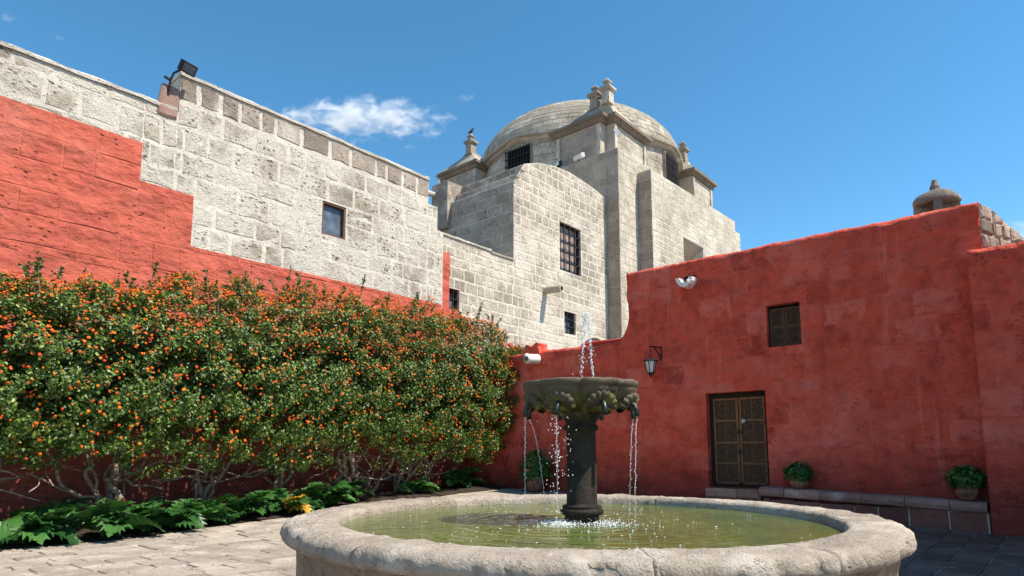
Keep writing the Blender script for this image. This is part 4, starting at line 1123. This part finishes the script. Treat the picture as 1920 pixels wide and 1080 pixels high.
# column
mb = MB().lathe([(0.152, 0.45), (0.152, 0.825), (0.154, 0.832), (0.178, 0.838), (0.192, 0.850), (0.196, 0.868), (0.190, 0.884), (0.172, 0.892), (0.170, 0.900), (0.176, 0.908), (0.166, 0.918), (0.146, 0.922), (0.140, 0.94), (0.136, 1.2), (0.130, 1.50), (0.134, 1.575), (0.155, 1.585), (0.163, 1.605), (0.155, 1.625), (0.138, 1.635), (0.145, 1.66), (0.175, 1.71), (0.20, 1.75)], FC, 32)
for i, v in enumerate(mb.V):
    q = v-FC; h = Vector((q.x, q.y, 0)).normalized(); mb.V[i] = v+h*(0.006*fbm(q*7, 4))
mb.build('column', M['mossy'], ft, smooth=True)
# scalloped bowl: eight lobes, a groove facing the camera
fa = math.atan2(-FC.y, -FC.x)
def lobes(q, z):
    c = abs(math.cos(4*(q-fa)+math.pi/2))       # 0 in the grooves
    k = (1-c)**2.6
    lob = 0.075*(c**0.6) - 0.065
    d = 1.0 if z < 1.955 else 0.6
    return 1+lob*d-0.075*k*d
zt = 2.012
bprof = [(0.19, 1.735), (0.235, 1.750), (0.33, 1.775), (0.42, 1.815), (0.49, 1.862), (0.525, 1.905), (0.535, 1.935), (0.535, 1.95), (0.545, 1.958), (0.552, 1.98), (0.552, 2.0), (0.542, zt), (0.50, zt+0.002), (0.485, zt-0.02), (0.46, zt-0.08), (0.1, zt-0.12)]
mb = MB().lathe([(r*0.965, z) for r, z in bprof], FC, 192, lobes)
for i, v in enumerate(mb.V):
    q = v-FC; h = Vector((q.x, q.y, 0)).normalized(); mb.V[i] = v+h*(0.007*fbm(q*8, 4))+UP*(0.005*fbm(q*6+Vector((5, 5, 5)), 3))
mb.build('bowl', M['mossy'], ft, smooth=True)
MB().lathe([(0.47, zt-0.045), (0.0, zt-0.045)], FC, 48).build('bowl_water', M['water'], ft)
# shells and spouts
spout_ends = []
for k in range(8):
    a = fa+math.pi/8+k*math.pi/4
    d = Vector((math.cos(a), math.sin(a), 0)); s = Vector((-d.y, d.x, 0))
    hinge = FC+d*0.420+UP*1.80; up = (UP*0.85+d*0.52).normalized(); out = (d*0.85-UP*0.52).normalized()
    sh = MB(); ribs = 9; V, F = [], []
    for i in range(ribs*4+1):
        t = i/(ribs*4); an = math.pi*(-0.08+1.16*t); rib = abs(math.sin(math.pi*t*ribs)); R = 0.138*(0.9+0.12*rib)
        for j in range(5):
            rr = R*j/4; V.append(hinge+(s*math.cos(an)+up*math.sin(an))*rr*1.0+out*(0.028+0.020*math.sin(math.pi*min(1, j/4*0.8))+0.022*rib*(j/4)))
    for i in range(ribs*4):
        for j in range(4): F.append((i*5+j, (i+1)*5+j, (i+1)*5+j+1, i*5+j+1))
    k0 = len(V)
    for i in range(ribs*4+1): V.append(V[i*5+4]-out*0.05)
    for i in range(ribs*4): F.append((i*5+4, (i+1)*5+4, k0+i+1, k0+i))
    part('shell', V, F, M['mossy'], ft, smooth=True)
    pts = [hinge+out*0.01+up*0.02, hinge+d*0.05+UP*0.012, hinge+d*0.085-UP*0.005, hinge+d*0.105-UP*0.05, hinge+d*0.108-UP*0.105]
    MB().tube(pts, [0.022, 0.023, 0.022, 0.021, 0.025], 10).build('spout', M['bronze'], ft, smooth=True)
    spout_ends.append((pts[-1], d))
# falling and rising water, as drops
ICO = [Vector(v).normalized() for v in ((0, 0, 1), (0, 0, -1), (1, 0, 0), (-1, 0, 0), (0, 1, 0), (0, -1, 0))]
ICF = [(0, 2, 4), (0, 4, 3), (0, 3, 5), (0, 5, 2), (1, 4, 2), (1, 3, 4), (1, 5, 3), (1, 2, 5)]
def drop(mb, p, r, st=1.0): mb.add([p+Vector((v.x*r, v.y*r, v.z*r*st)) for v in ICO], ICF)
def stream(p, v, zend, rate, rr, spread=0.006, lab=None):
    mb = MB(); t = 0; 
    while True:
        q = p+v*t-UP*(4.9*t*t)
        if q.z < zend: break
        k = 1+2.2*t
        if rng.random() < 0.9: drop(mb, q+Vector((rng.gauss(0, spread*k), rng.gauss(0, spread*k), rng.gauss(0, spread))), rr*rng.uniform(0.6, 1.25), 1.8)
        t += rate*(0.6+0.8*rng.random())/max(1.0, 1+2.5*t)
    return mb
descr = {0: 'thin broken stream falling from the spout just right of the bowl front',
         7: 'thin dripping stream falling from the spout just left of the bowl front',
         1: 'water stream falling from the front spout at the right side of the bowl',
         6: 'water stream falling from the front spout at the left side of the bowl',
         2: 'water stream falling from the rear spout at the right side of the bowl',
         5: 'water stream arcing from the rear spout at the left side of the bowl'}
for k, lab in descr.items():
    p, d = spout_ends[k]
    if k == 0: continue
    sp = 0.45 if k == 5 else 0.15
    vel = {1: -d*0.10, 2: -d*0.16, 6: d*0.02, 5: d*0.03+Vector((0.45, -0.1, 0)), 7: -d*0.02}[k]
    thr_ = MB(); tp_ = [p+(vel-UP*0.5)*(i*0.02)-UP*(4.9*(i*0.02)**2) for i in range(26)]; tp_ = [q_ for q_ in tp_ if q_.z > ZW-0.02]
    mb = stream(p, vel-UP*0.5, ZW, 0.0065, 0.0038, 0.003 if k != 7 else 0.010)
    if k == 7:
        for _ in range(90):
            z = rng.uniform(ZW+0.1, 1.7); drop(mb, Vector((p.x+rng.gauss(0.02, 0.06), p.y+rng.gauss(0, 0.06), z)), rng.uniform(0.003, 0.006), 1.4)
    mb.tube(tp_, [0.0026-0.0016*i/len(tp_) for i in range(len(tp_))], 4)
    o = mb.build('water_stream', M['drops'], None, kind='stuff'); o['label'] = lab; o['category'] = 'water stream'; o['group'] = 'streams falling from the fountain spouts'
mb = MB()
for i in range(330):                                   # the jet: up on the left, over, down on the right
    t = i/330; x = 0.005+0.118*t**1.0; h = 1-(2*t-1)**2 if True else 0
    z = zt-0.05+0.70*(1-abs(2*t-1)**1.7)
    sp = 0.004+0.012*(1-abs(2*t-1))
    drop(mb, FC+Vector((x-0.0+rng.gauss(0, sp), rng.gauss(0, sp), z+rng.gauss(0, 0.01))), rng.uniform(0.003, 0.0075), 1.9)
for i in range(24): drop(mb, FC+Vector((0.04+rng.gauss(0, 0.07), rng.gauss(0, 0.07), zt+0.05+0.55*rng.random())), rng.uniform(0.003, 0.006), 1.2)
o = mb.build('water_jet', M['drops'], None, kind='stuff'); o['label'] = 'tall thin water jet rising above the fountain bowl and falling back'; o['category'] = 'water jet'
# splash foam round the column foot
mb = MB()
for i in range(900):
    a = rng.choice([fa-0.7, fa-0.9, fa+0.9]) + rng.gauss(0, 0.45); r = 0.17+abs(rng.gauss(0, 0.17))
    p = FC+Vector((math.cos(a)*r, math.sin(a)*r, ZW+0.004+abs(rng.gauss(0, 0.016))*math.exp(-(r-0.19)*3))); drop(mb, p, rng.uniform(0.002, 0.0065), 0.8)
for i in range(230):
    a = rng.uniform(0, 6.283); r = 0.3+1.6*rng.random()**1.6
    drop(mb, FC+Vector((math.cos(a)*r, math.sin(a)*r, ZW+0.003)), rng.uniform(0.003, 0.009), 0.4)
o = mb.build('splash_foam', M['foam'], None, kind='stuff'); o['label'] = 'white splash and bubbles on the green water around the column'; o['category'] = 'foam'

# ================================================================== HEDGE
hr = root('flowering_hedge', 'long clipped lantana hedge covered in orange flowers along the left wall', 'hedge', CORNER-A*6-B*0.6)
def interp(x, pts):
    if x <= pts[0][0]: return pts[0][1]
    for (a, p), (b, q) in zip(pts[:-1], pts[1:]):
        if x <= b: return p+(q-p)*(x-a)/(b-a)
    return pts[-1][1]
HT = [(-1.6, 4.3), (-0.6, 4.75), (0.8, 5.05), (3, 5.1), (5, 5.0), (8, 4.72), (10, 4.38), (11.5, 4.05), (14, 3.8)]
HB = [(-1.6, 2.1), (-0.8, 1.6), (0, 1.18), (2, 0.98), (4, 0.92), (5, 1.02), (7, 0.88), (9, 0.96), (11, 1.0), (14, 1.05)]
SE = -1.95
def hedge_points(N, shell=0.35, seed=0, lo=-1.25, hi=3.9, bumpk=1.0, drop_gap=True, out=0.0):
    g = np.random.default_rng(seed); P, Nn, D = [], [], []
    while sum(len(x) for x in P) < N:
        m = 20000
        s = g.uniform(SE-0.1, 13.2, m); ph = g.uniform(lo, hi, m)        # ph 0 = outward, pi/2 = up, pi = wall side
        rho = 1-np.abs(g.normal(0, 1, m))*shell*0.5 + out
        top = np.interp(s, [a for a, b in HT], [b for a, b in HT]); bot = np.interp(s, [a for a, b in HB], [b for a, b in HB])
        hv = (top-bot)/2; cz = (top+bot)/2; hd = np.full(m, 1.12)
        k = np.where(s < 1.6, np.sqrt(np.clip(1-((1.6-s)/(1.6-SE+0.05))**2, 0.02, 1)), 1.0)
        ce, se = np.cos(ph), np.sin(ph); e = 0.70
        sz = se; cx = np.sign(ce)*np.clip(1-np.abs(se)**(2/e), 0, 1)**(e/2)
        bump = 0.10*np.sin(s*2.3+1.7*np.sin(ph*2.1))+0.07*np.sin(s*5.1+ph*3.3+1)+0.06*np.sin(s*9.7-ph*6.1)+0.04*np.sin(s*17+ph*11)
        rr = rho+bump*bumpk*0.60
        d = 1.28+hd*k*cx*rr; z = cz+hv*(0.25+0.75*k)*sz*rr
        # clump mask: sparse hollows let the dark inside show
        msk = np.sin(s*3.1+2*np.sin(z*2.3))*np.sin(z*7.5+2.2*np.sin(s*1.9))+0.5*np.sin(s*13+z*9)
        d = d+0.09*msk*cx; z = z+0.05*msk*sz
        keep = (d > 0.08)
        if drop_gap: keep &= (g.random(m) < np.clip(0.60+1.1*msk, 0.03, 1))
        x = CORNER.x-A.x*s-B.x*d; y = CORNER.y-A.y*s-B.y*d; z = z+0.02*np.clip((y-10.5)/9, 0, 1)
        nx = np.stack([-B.x*ce*0.9-A.x*0*s, -B.y*ce*0.9, se*0.9], 1)
        ek = np.where(s < 1.0, (1.0-s)/2.3, 0)[:, None]; nx = nx*(1-ek)+ek*np.array([A.x, A.y, 0.2])
        P.append(np.stack([x, y, z], 1)[keep]); Nn.append(nx[keep])
    P = np.concatenate(P)[:N]; Nn = np.concatenate(Nn)[:N]
    return P, Nn/np.maximum(1e-6, np.linalg.norm(Nn, axis=1))[:, None]

def leaf_mass(name, P, Nn, lmin, lmax, mat, parent, seed=1, upb=0.35, spread=0.75, wid=0.30, tintlo=0, tinthi=1):
    g = np.random.default_rng(seed); N = len(P)
    nrm = Nn+g.normal(0, spread, (N, 3))+np.array([0, 0, upb]); nrm /= np.linalg.norm(nrm, axis=1)[:, None]
    dr = g.normal(0, 1, (N, 3))+0.5*Nn-np.array([0, 0, 0.35]); dr -= nrm*(dr*nrm).sum(1)[:, None]; dr /= np.linalg.norm(dr, axis=1)[:, None]
    sd = np.cross(dr, nrm); L = g.uniform(lmin, lmax, N)[:, None]; W = L*wid*g.uniform(0.85, 1.2, (N, 1))
    f = 0.22*W
    v = [P, P+dr*L*0.30-sd*W+nrm*f, P+dr*L*0.66-sd*W*0.8+nrm*(f*0.6), P+dr*L-nrm*L*0.12, P+dr*L*0.66+sd*W*0.8+nrm*(f*0.6), P+dr*L*0.30+sd*W+nrm*f]
    V = np.stack(v, 1).reshape(-1, 3); base = np.array(base_of(parent)); V = V-base
    idx = (np.arange(N)*6)[:, None]; Q = np.concatenate([idx+np.array([0, 3, 2, 1]), idx+np.array([0, 5, 4, 3])], 1).reshape(-1)
    me = bpy.data.meshes.new(name); me.vertices.add(N*6); me.vertices.foreach_set('co', V.ravel().astype(np.float32))
    me.loops.add(N*8); me.loops.foreach_set('vertex_index', Q.astype(np.int32))
    me.polygons.add(N*2); me.polygons.foreach_set('loop_start', (np.arange(N*2)*4).astype(np.int32))
    me.update(calc_edges=True)
    at = me.attributes.new('tint', 'FLOAT', 'POINT'); tv = np.repeat(g.uniform(tintlo, tinthi, N)**1.5, 6); at.data.foreach_set('value', tv.astype(np.float32))
    me.materials.append(mat)
    o = bpy.data.objects.new(name, me); COL.objects.link(o); o.parent = parent; o['kind'] = 'stuff'; return o
P, Nn = hedge_points(150000, 0.32, 11)
leaf_mass('foliage', P, Nn, 0.044, 0.080, M['hedge_leaf'], hr, 3)
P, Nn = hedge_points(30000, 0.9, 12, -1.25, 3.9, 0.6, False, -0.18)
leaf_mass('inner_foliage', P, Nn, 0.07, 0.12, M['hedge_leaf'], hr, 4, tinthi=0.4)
# straggling shoots along the top and the end
tw = MB(); SP, SN = [], []
for i in range(150):
    P, Nn = hedge_points(1, 0.1, 500+i, 0.9, 2.0, 1.0, False); p = Vector(P[0]); q = p
    L = rng.uniform(0.12, 0.45) if rng.random() < 0.75 else rng.uniform(0.4, 0.65); dd = Vector((rng.gauss(0, 0.3), rng.gauss(0, 0.3), 1)).normalized()
    tw.tube([p-dd*0.2, p+dd*L*0.5, p+dd*L], [0.007, 0.005, 0.003], 4)
    for k in range(int(L*60)):
        SP.append(p+dd*L*rng.random()**0.8); SN.append((rng.gauss(0, 1), rng.gauss(0, 1), 0.4))
tw.build('twigs', M['branch'], hr, kind='stuff')
SN = np.array(SN); leaf_mass('shoot_leaves', np.array([tuple(p) for p in SP]), SN/np.linalg.norm(SN, axis=1)[:, None], 0.05, 0.09, M['hedge_leaf'], hr, 6, tinthi=0.7)
# flower heads
def head_mesh():
    V, F = [], []; r = random.Random(5)
    for (zz, rr, n, o) in ((0.0, 0.75, 7, 0), (0.35, 1.0, 9, 0.3), (0.72, 0.72, 7, 0.1), (0.95, 0.3, 4, 0.4)):
        for k in range(n):
            a = 2*math.pi*(k+o)/n; c = Vector((rr*0.8*math.cos(a), rr*0.8*math.sin(a), zz*0.55+r.uniform(-0.1,0.1))); nn = Vector((math.cos(a)*rr, math.sin(a)*rr, 0.25+zz)).normalized()
            t1 = nn.orthogonal().normalized(); t2 = nn.cross(t1); b = len(V); s = 0.30; ph = r.random()*3
            for j in range(4): V.append(c+(t1*math.cos(ph+j*math.pi/2)+t2*math.sin(ph+j*math.pi/2))*s*(0.8+0.4*r.random())+nn*r.uniform(-0.05, 0.25))
            F.append((b, b+1, b+2, b+3))
    return V, F
HVt, HFt = head_mesh(); HM = mesh('flower_head', [v*0.026 for v in HVt], HFt, M['flower'])
P, Nn = hedge_points(8200, 0.12, 21, -1.0, 2.6, 1.0, False, 0.02)
# more blossoms towards the sunny top
zrel = (P[:, 2]-1.0)/4.0; keep = nr.random(len(P)) < 0.30+0.8*np.clip(zrel-0.35, 0, 1)**1.0
P, Nn = P[keep], Nn[keep]
sel = nr.random(len(P)) < 0.45; P = np.concatenate([P, P[sel]+nr.normal(0, 0.045, (sel.sum(), 3))]); Nn = np.concatenate([Nn, Nn[sel]])
P2_, N2_ = hedge_points(2200, 0.10, 22, 1.0, 2.1, 1.0, False, 0.05); P = np.concatenate([P, P2_]); Nn = np.concatenate([Nn, N2_])
facing = [( (F_PX/max(1, p[1]))*(1 if in_view(p, 0) else 0)*(1.0 if n_.dot(Vector((0, 0, EYE))-Vector(p)) > 0 else 0.1)) for p, n_ in zip(P, [Vector(n) for n in Nn])]
order = np.argsort(-np.array(facing)*np.random.default_rng(3).uniform(0.6, 1.0, len(P)))
FV, FF, FT = [], [], []
for rank, i in enumerate(order):
    p, nn = Vector(P[i]), (Vector(Nn[i])*0.7+UP*0.5+Vector((rng.gauss(0, .3), rng.gauss(0, .3), 0))).normalized()
    sc_ = rng.uniform(0.5, 1.2)
    rot = UP.rotation_difference(nn).to_matrix()
    if rank < 300:
        ob = bpy.data.objects.new('flower_head', HM); COL.objects.link(ob); ob.parent = hr
        ob.location = p-base_of(hr); ob.rotation_euler = rot.to_euler(); ob.scale = (sc_, sc_, sc_)
    else:
        k = len(FV); FV += [p+rot @ (v*0.026*sc_) for v in HVt]; FF += [tuple(a+k for a in f) for f in HFt]; FT += [rng.random()]*len(HVt)
o = part('flowers', FV, FF, M['flower_mass'], hr, kind='stuff'); at = o.data.attributes.new('tint', 'FLOAT', 'POINT'); at.data.foreach_set('value', FT)
# bare stems below the crown
def wander(p0, p1, n=6, w=0.10, sag=0):
    pts = []
    for i in range(n+1):
        t = i/n; e = math.sin(math.pi*t); pts.append(p0.lerp(p1, t)+Vector((rng.gauss(0, w)*e, rng.gauss(0, w)*e, rng.gauss(0, w*0.5)*e-sag*e)))
    return smoothp(pts)
def smoothp(pts):
    out = []
    for i in range(len(pts)-1):
        a, b, c, d = pts[max(0, i-1)], pts[i], pts[i+1], pts[min(len(pts)-1, i+2)]
        for k in range(3):
            t = k/3; out.append(0.5*((2*b)+(c-a)*t+(2*a-5*b+4*c-d)*t*t+(3*b-a-3*c+d)*t**3))
    return out+[pts[-1]]
def hp_(s, d, z): p = CORNER-A*s-B*d; return Vector((p.x, p.y, gz(p.x, p.y)+z))
for (s, d, n) in ((11.9, 0.5, 4), (9.75, 0.55, 8), (8.0, 0.5, 5), (6.5, 0.5, 4), (4.75, 0.7, 9), (3.9, 0.55, 4), (2.8, 0.6, 7), (1.9, 0.6, 4)):
    for i in range(n):
        b = hp_(s+rng.gauss(0, 0.12), d+rng.gauss(0, 0.08), -0.05)
        e = hp_(s+rng.gauss(0, 0.5), d+rng.uniform(-0.1, 0.7), rng.uniform(1.0, 1.5))
        r0 = rng.uniform(0.028, 0.07); pts = wander(b, e, 5, 0.12)
        MB().tube(pts, [r0*(1-0.45*k/(len(pts)-1)) for k in range(len(pts))], 7).build('stem', M['branch'], hr, smooth=True)
    for i in range(3):
        sgn = rng.choice((-1, 1)); a = hp_(s+rng.gauss(0, 0.2), d+0.2, rng.uniform(0.5, 0.95)); e = hp_(s+sgn*rng.uniform(0.6, 1.3), d+rng.uniform(0.1, 0.6), rng.uniform(0.55, 1.25))
        r0 = rng.uniform(0.018, 0.032); pts = wander(a, e, 5, 0.06, rng.uniform(-0.1, 0.22))
        MB().tube(pts, [r0*(1-0.4*k/(len(pts)-1)) for k in range(len(pts))], 6).build('stem', M['branch'], hr, smooth=True)
tw = MB()
for i in range(90):
    s = rng.uniform(0.5, 12.5); a = hp_(s, rng.uniform(0.5, 2.0), rng.uniform(0.95, 1.3)); e = a+Vector((rng.gauss(0, 0.3), rng.gauss(0, 0.3), rng.gauss(-0.02, 0.12)))
    tw.tube(wander(a, e, 3, 0.03), 0.009, 4)
tw.build('undertwigs', M['branch'], hr, kind='stuff')

# ================================================================== ACANTHUS AND POTS
def acanthus_mesh(seed, mat):
    """arching midrib with pointed lobes on both sides, each lobe folded and drooping a little"""
    r = random.Random(seed); V, F = [], []; nl = 7
    def mid(t): return Vector((0.03*math.sin(t*3+seed), t*0.95, 0.26*math.sin(t*2.4)-0.34*t*t))
    ts = [0.14+0.80*k/nl for k in range(nl+1)]
    for sd in (-1, 1):
        for k in range(nl):
            t0, t1 = ts[k], ts[k+1]; dt = t1-t0
            env = math.sin(math.pi*(0.12+0.80*(k+0.6)/nl))**0.7*r.uniform(0.85, 1.12); w = 0.30*env
            up = r.uniform(0.02, 0.09)
            m0, mm, m1 = mid(t0), mid((t0+t1)/2), mid(t1); S_ = Vector((sd, 0, 0)); fwd = Vector((0, 1, 0))
            n0 = m0+S_*w*0.58+UP*up*0.5; n1 = m1+S_*w*0.58+UP*up*0.4
            a = m0+S_*w*0.78+fwd*dt*0.15+UP*(up+r.uniform(-0.02, 0.03)); tip = m1+S_*w*1.02+fwd*dt*0.35+UP*(up*0.3-0.05*r.random())
            c = m1+S_*w*0.70+fwd*dt*0.10+UP*up*0.9
            rib = mm+S_*w*0.55+fwd*dt*0.1+UP*(up*0.2)
            b = len(V); V += [m0, n0, a, tip, c, n1, m1, rib]
            fs = [(0, 1, 7), (1, 2, 7), (2, 3, 7), (3, 4, 7), (4, 5, 7), (5, 6, 7), (6, 0, 7)]
            F += [tuple(b+q for q in (f if sd > 0 else f[::-1])) for f in fs]
    b = len(V); V += [mid(ts[-1])+Vector((-0.06, 0.0, 0.0)), mid(ts[-1])+Vector((0.06, 0.0, 0.0)), mid(1.0)+Vector((0, 0.03, -0.03))]; F.append((b, b+1, b+2))
    b = len(V); V += [Vector((-0.018, 0, 0)), Vector((0.018, 0, 0)), mid(ts[0])+Vector((0.02, 0, 0)), mid(ts[0])+Vector((-0.02, 0, 0))]; F.append((b, b+1, b+2, b+3))
    return mesh('leaf', V, F, mat, None, False)
ACM = [acanthus_mesh(k, M['acanthus']) for k in range(4)]; ACY = acanthus_mesh(9, M['yellow_leaf'])
def acanthus(p, label, n=8, size=0.55, tilt=(0.15, 0.9), yellow=0, aim=None):
    r = root('acanthus_plant', label, 'plant', p, 'acanthus plants along the paving edge')
    n = int(n*1.5)
    for i in range(n):
        me = ACY if i < yellow else rng.choice(ACM)
        o = bpy.data.objects.new('leaf', me); COL.objects.link(o); o.parent = r
        if i < yellow: o['label'] = 'yellowed leaf'
        a = 2*math.pi*i/n+rng.gauss(0, 0.25) if aim is None or rng.random() < 0.5 else aim+rng.gauss(0, 0.7)
        if i < yellow: a = -math.pi+rng.gauss(0, 0.5) if False else (aim or 0)+rng.gauss(0, 0.5)
        k = 1.25*size*rng.uniform(0.6, 1.15); o.location = (rng.gauss(0, 0.04), rng.gauss(0, 0.04), 0.02)
        o.rotation_euler = (rng.uniform(*tilt), rng.gauss(0, 0.25), a); o.scale = (k*1.2, k, k)
AIM = math.atan2((-B).y, (-B).x)-math.pi/2            # leaves lean out over the paving
def bp_(s, back): d = 2.05+0.055*s+0.08*math.sin(s*2.1)-back; return hp_(s, d, 0.03)
for (s, back, lab, n, sz, yl) in (
    (11.25, 0.35, 'acanthus clump at the left picture edge beside the paving', 9, 0.62, 0),
    (10.2, 0.25, 'big acanthus clump with bright leaves spilling over the left paving', 10, 0.66, 0),
    (9.6, 0.95, 'dark acanthus clump in shade behind the bright spilling leaves', 8, 0.58, 0),
    (8.75, 0.28, 'acanthus with one leaf hanging out onto the sunlit paving below the left stems', 8, 0.55, 0),
    (7.9, 0.30, 'acanthus clump lying between the hanging leaf and the yellowed leaf', 8, 0.55, 0),
    (7.3, 0.8, 'tall dark acanthus clump behind the yellowed leaf in hedge shade', 9, 0.60, 0),
    (6.95, 0.28, 'acanthus with yellowed leaves at the paving edge', 7, 0.48, 3),
    (5.9, 0.40, 'acanthus clump nearest the left end of the fountain rim', 9, 0.60, 0),
    (5.1, 0.9, 'dark acanthus clump behind the left fountain rim among thick stems', 8, 0.55, 0),
    (3.0, 0.8, 'small acanthus clump in front of the outlet box', 8, 0.50, 0),
    (10.75, 1.1, 'dark acanthus clump in deep shade near the left picture edge', 9, 0.60, 0),
    (9.2, 0.30, 'acanthus clump between the big bright clump and the single hanging leaf', 8, 0.50, 0),
    (8.3, 0.75, 'dark acanthus clump rising behind the single hanging leaf', 9, 0.58, 0),
    (6.4, 0.7, 'dark acanthus clump just right of the yellowed leaves', 8, 0.55, 0),
    (1.1, 1.0, 'dark acanthus clump at the far end of the hedge near the wall corner', 9, 0.62, 0)):
    acanthus(bp_(s, back), lab, n, sz, (0.05, 1.0), yl, AIM)

def pot_plant(p, label, rp, hp, rl, flowers=False, flat=0.75):
    r = root('potted_plant', label, 'potted plant', p, 'potted plants along the red walls')
    MB().lathe([(rp*0.55, 0.0), (rp*0.78, hp*0.2), (rp*0.95, hp*0.5), (rp*0.98, hp*0.72), (rp*0.90, hp*0.86), (rp*1.02, hp*0.90), (rp*1.04, hp), (rp*0.9, hp), (rp*0.85, hp*0.85), (0, hp*0.84)], p, 24).build('pot', M['terracotta'], r, smooth=True)
    g = np.random.default_rng(int(p.x*100)); N = 900
    d = g.normal(0, 1, (N, 3)); d /= np.linalg.norm(d, axis=1)[:, None]; rad = g.uniform(0.55, 1.0, N)[:, None]**0.6
    bump = (1+0.16*np.sin(d[:, :1]*7+d[:, 1:2]*5)+0.12*np.sin(d[:, 2:]*9))
    P = d*rad*bump*np.array([rl, rl, rl*flat])+np.array([p.x, p.y, p.z+hp+rl*flat*0.55]); keep = P[:, 2] > p.z+hp*0.75
    leaf_mass('foliage', P[keep], d[keep], 0.05, 0.09, M['geranium'], r, 8, 0.3, 0.5, 0.52)
    st = MB()
    for k in range(9): a = k*0.7; st.tube([p+UP*hp*0.8, p+Vector((math.cos(a)*rl*0.5, math.sin(a)*rl*0.5, hp+rl*flat*0.7))], 0.008, 4)
    st.build('stems', M['branch'], r, kind='stuff')
    if flowers:
        for k in range(3):
            q = p+Vector((-rl*0.5+0.08*k, -rl*0.75, hp+rl*(0.35+0.3*k)))
            o = bpy.data.objects.new('flower_head', HMP); COL.objects.link(o); o.parent = r; o.location = q-p; o.scale = (1.3,)*3
HMP = mesh('pink_flower_head', [v*0.042 for v in HVt], HFt, M['pinkflower'])
pot_plant(frM(3.10, btop(3.1)+0.004, 0.22), 'round bushy potted plant on the bench right beside the carved door', 0.19, 0.22, 0.235)
pot_plant(frM(0.32, btop(0.3)+0.004, 0.21), 'bushy potted plant at the right end of the stone bench', 0.18, 0.27, 0.255)
p = frM(9.75, 0, 0.45); p.z = gz(p.x, p.y)+0.012
pot_plant(p, 'dark potted plant with pink flowers on the ground behind the fountain column', 0.26, 0.40, 0.42, True, 1.0)

# ================================================================== CLOUDS (real lit vapour, high beyond the roofs)
def cloud(label, c, size, dens, seed, scale=3.2, thr=0.47):
    me = bpy.data.meshes.new('cloud'); import bmesh
    bm = bmesh.new(); bmesh.ops.create_icosphere(bm, subdivisions=3, radius=1.0); bm.to_mesh(me); bm.free()
    o = bpy.data.objects.new('cloud', me); COL.objects.link(o); o.location = c; o.scale = size
    o['label'] = label; o['category'] = 'cloud'; o['group'] = 'clouds in the blue sky'
    t = NT('cloud_vapour'); t.t.nodes.remove(t.p)
    tc = t.n('TexCoord').outputs['Object']
    ln_ = t.n('VectorMath', operation='LENGTH'); t.l(tc, ln_.inputs[0])
    mp = t.n('Mapping'); t.l(tc, mp.inputs[0]); mp.inputs['Location'].default_value = (seed*3.1, seed*1.7, seed); mp.inputs['Scale'].default_value = (size[0]/size[2]*0.55, 1.0, 1.0)
    nz = t.noise(scale, 9, 0.66, mp.outputs[0], 0.6)
    fall = t.ramp(ln_.outputs['Value'], 0.15, 1.0, 0.0, 0.30)
    d = t.ramp(t.math('SUBTRACT', nz, fall), thr-0.08, thr+0.16)
    v = t.n('VolumePrincipled'); v.inputs['Color'].default_value = (1, 1, 1, 1); t.l(t.math('MULTIPLY', d, dens), v.inputs['Density']); v.inputs['Anisotropy'].default_value = -0.1
    t.l(v.outputs[0], t.out.inputs['Volume']); me.materials.append(t.m)
    return o
def sky_pt(px, py, Y):
    x = (px-960)/F_PX; y = -(py-PY)/F_PX; d = Vector((x, math.cos(PITCH)-y*math.sin(PITCH), math.sin(PITCH)+y*math.cos(PITCH))); return Vector((0, 0, EYE))+d*(Y/d.y)

for lab, px, py, hw, hh, sd, dn in (
    ('long white broken cloud left of the church dome', 682, 221, 300, 70, 2, 0.22),
    ('small faint wisp of cloud above the right end of the long cloud', 872, 184, 44, 14, 5, 0.08),
    ('tiny cloud wisp below the long cloud beside the left turret', 768, 275, 26, 9, 8, 0.07),
    ('faint cloud wisp in the top left corner of the sky', 14, 34, 34, 16, 4, 0.07),
    ('tiny cloud wisp over the long wall at upper left', 110, 71, 20, 9, 6, 0.07),
    ('white cloud behind the wall at the far right edge', 1925, 432, 90, 44, 7, 0.14)):
    k = 600/F_PX
    cloud(lab, sky_pt(px, py, 600), (hw*k, 20*hw/195+5, hh*k), dn*0.42, sd)

# fallen blossoms and bits of leaf along the edge of the bed
mb = MB(); g_ = random.Random(4)
for i in range(260):
    sx_ = g_.uniform(1.0, 12.0); bk = -abs(g_.gauss(0, 0.55)); p = bp_(sx_, bk); p.z = gz(p.x, p.y)+0.012; r = g_.uniform(0.008, 0.024); a = g_.random()*6.28
    t1 = Vector((math.cos(a), math.sin(a), g_.uniform(0, 0.4)))*r; t2 = Vector((-math.sin(a), math.cos(a), 0.1))*r*0.6
    mb.add([p-t1, p+t2, p+t1, p-t2], [(0, 1, 2, 3)])
o = mb.build('fallen_petals', plain('withered_petals', (0.30, 0.10, 0.04), 0.8, 0, 0.2, 30, 0.7), None, kind='stuff'); o['label'] = 'fallen petals and leaf bits scattered on the paving beside the bed'; o['category'] = 'petals'
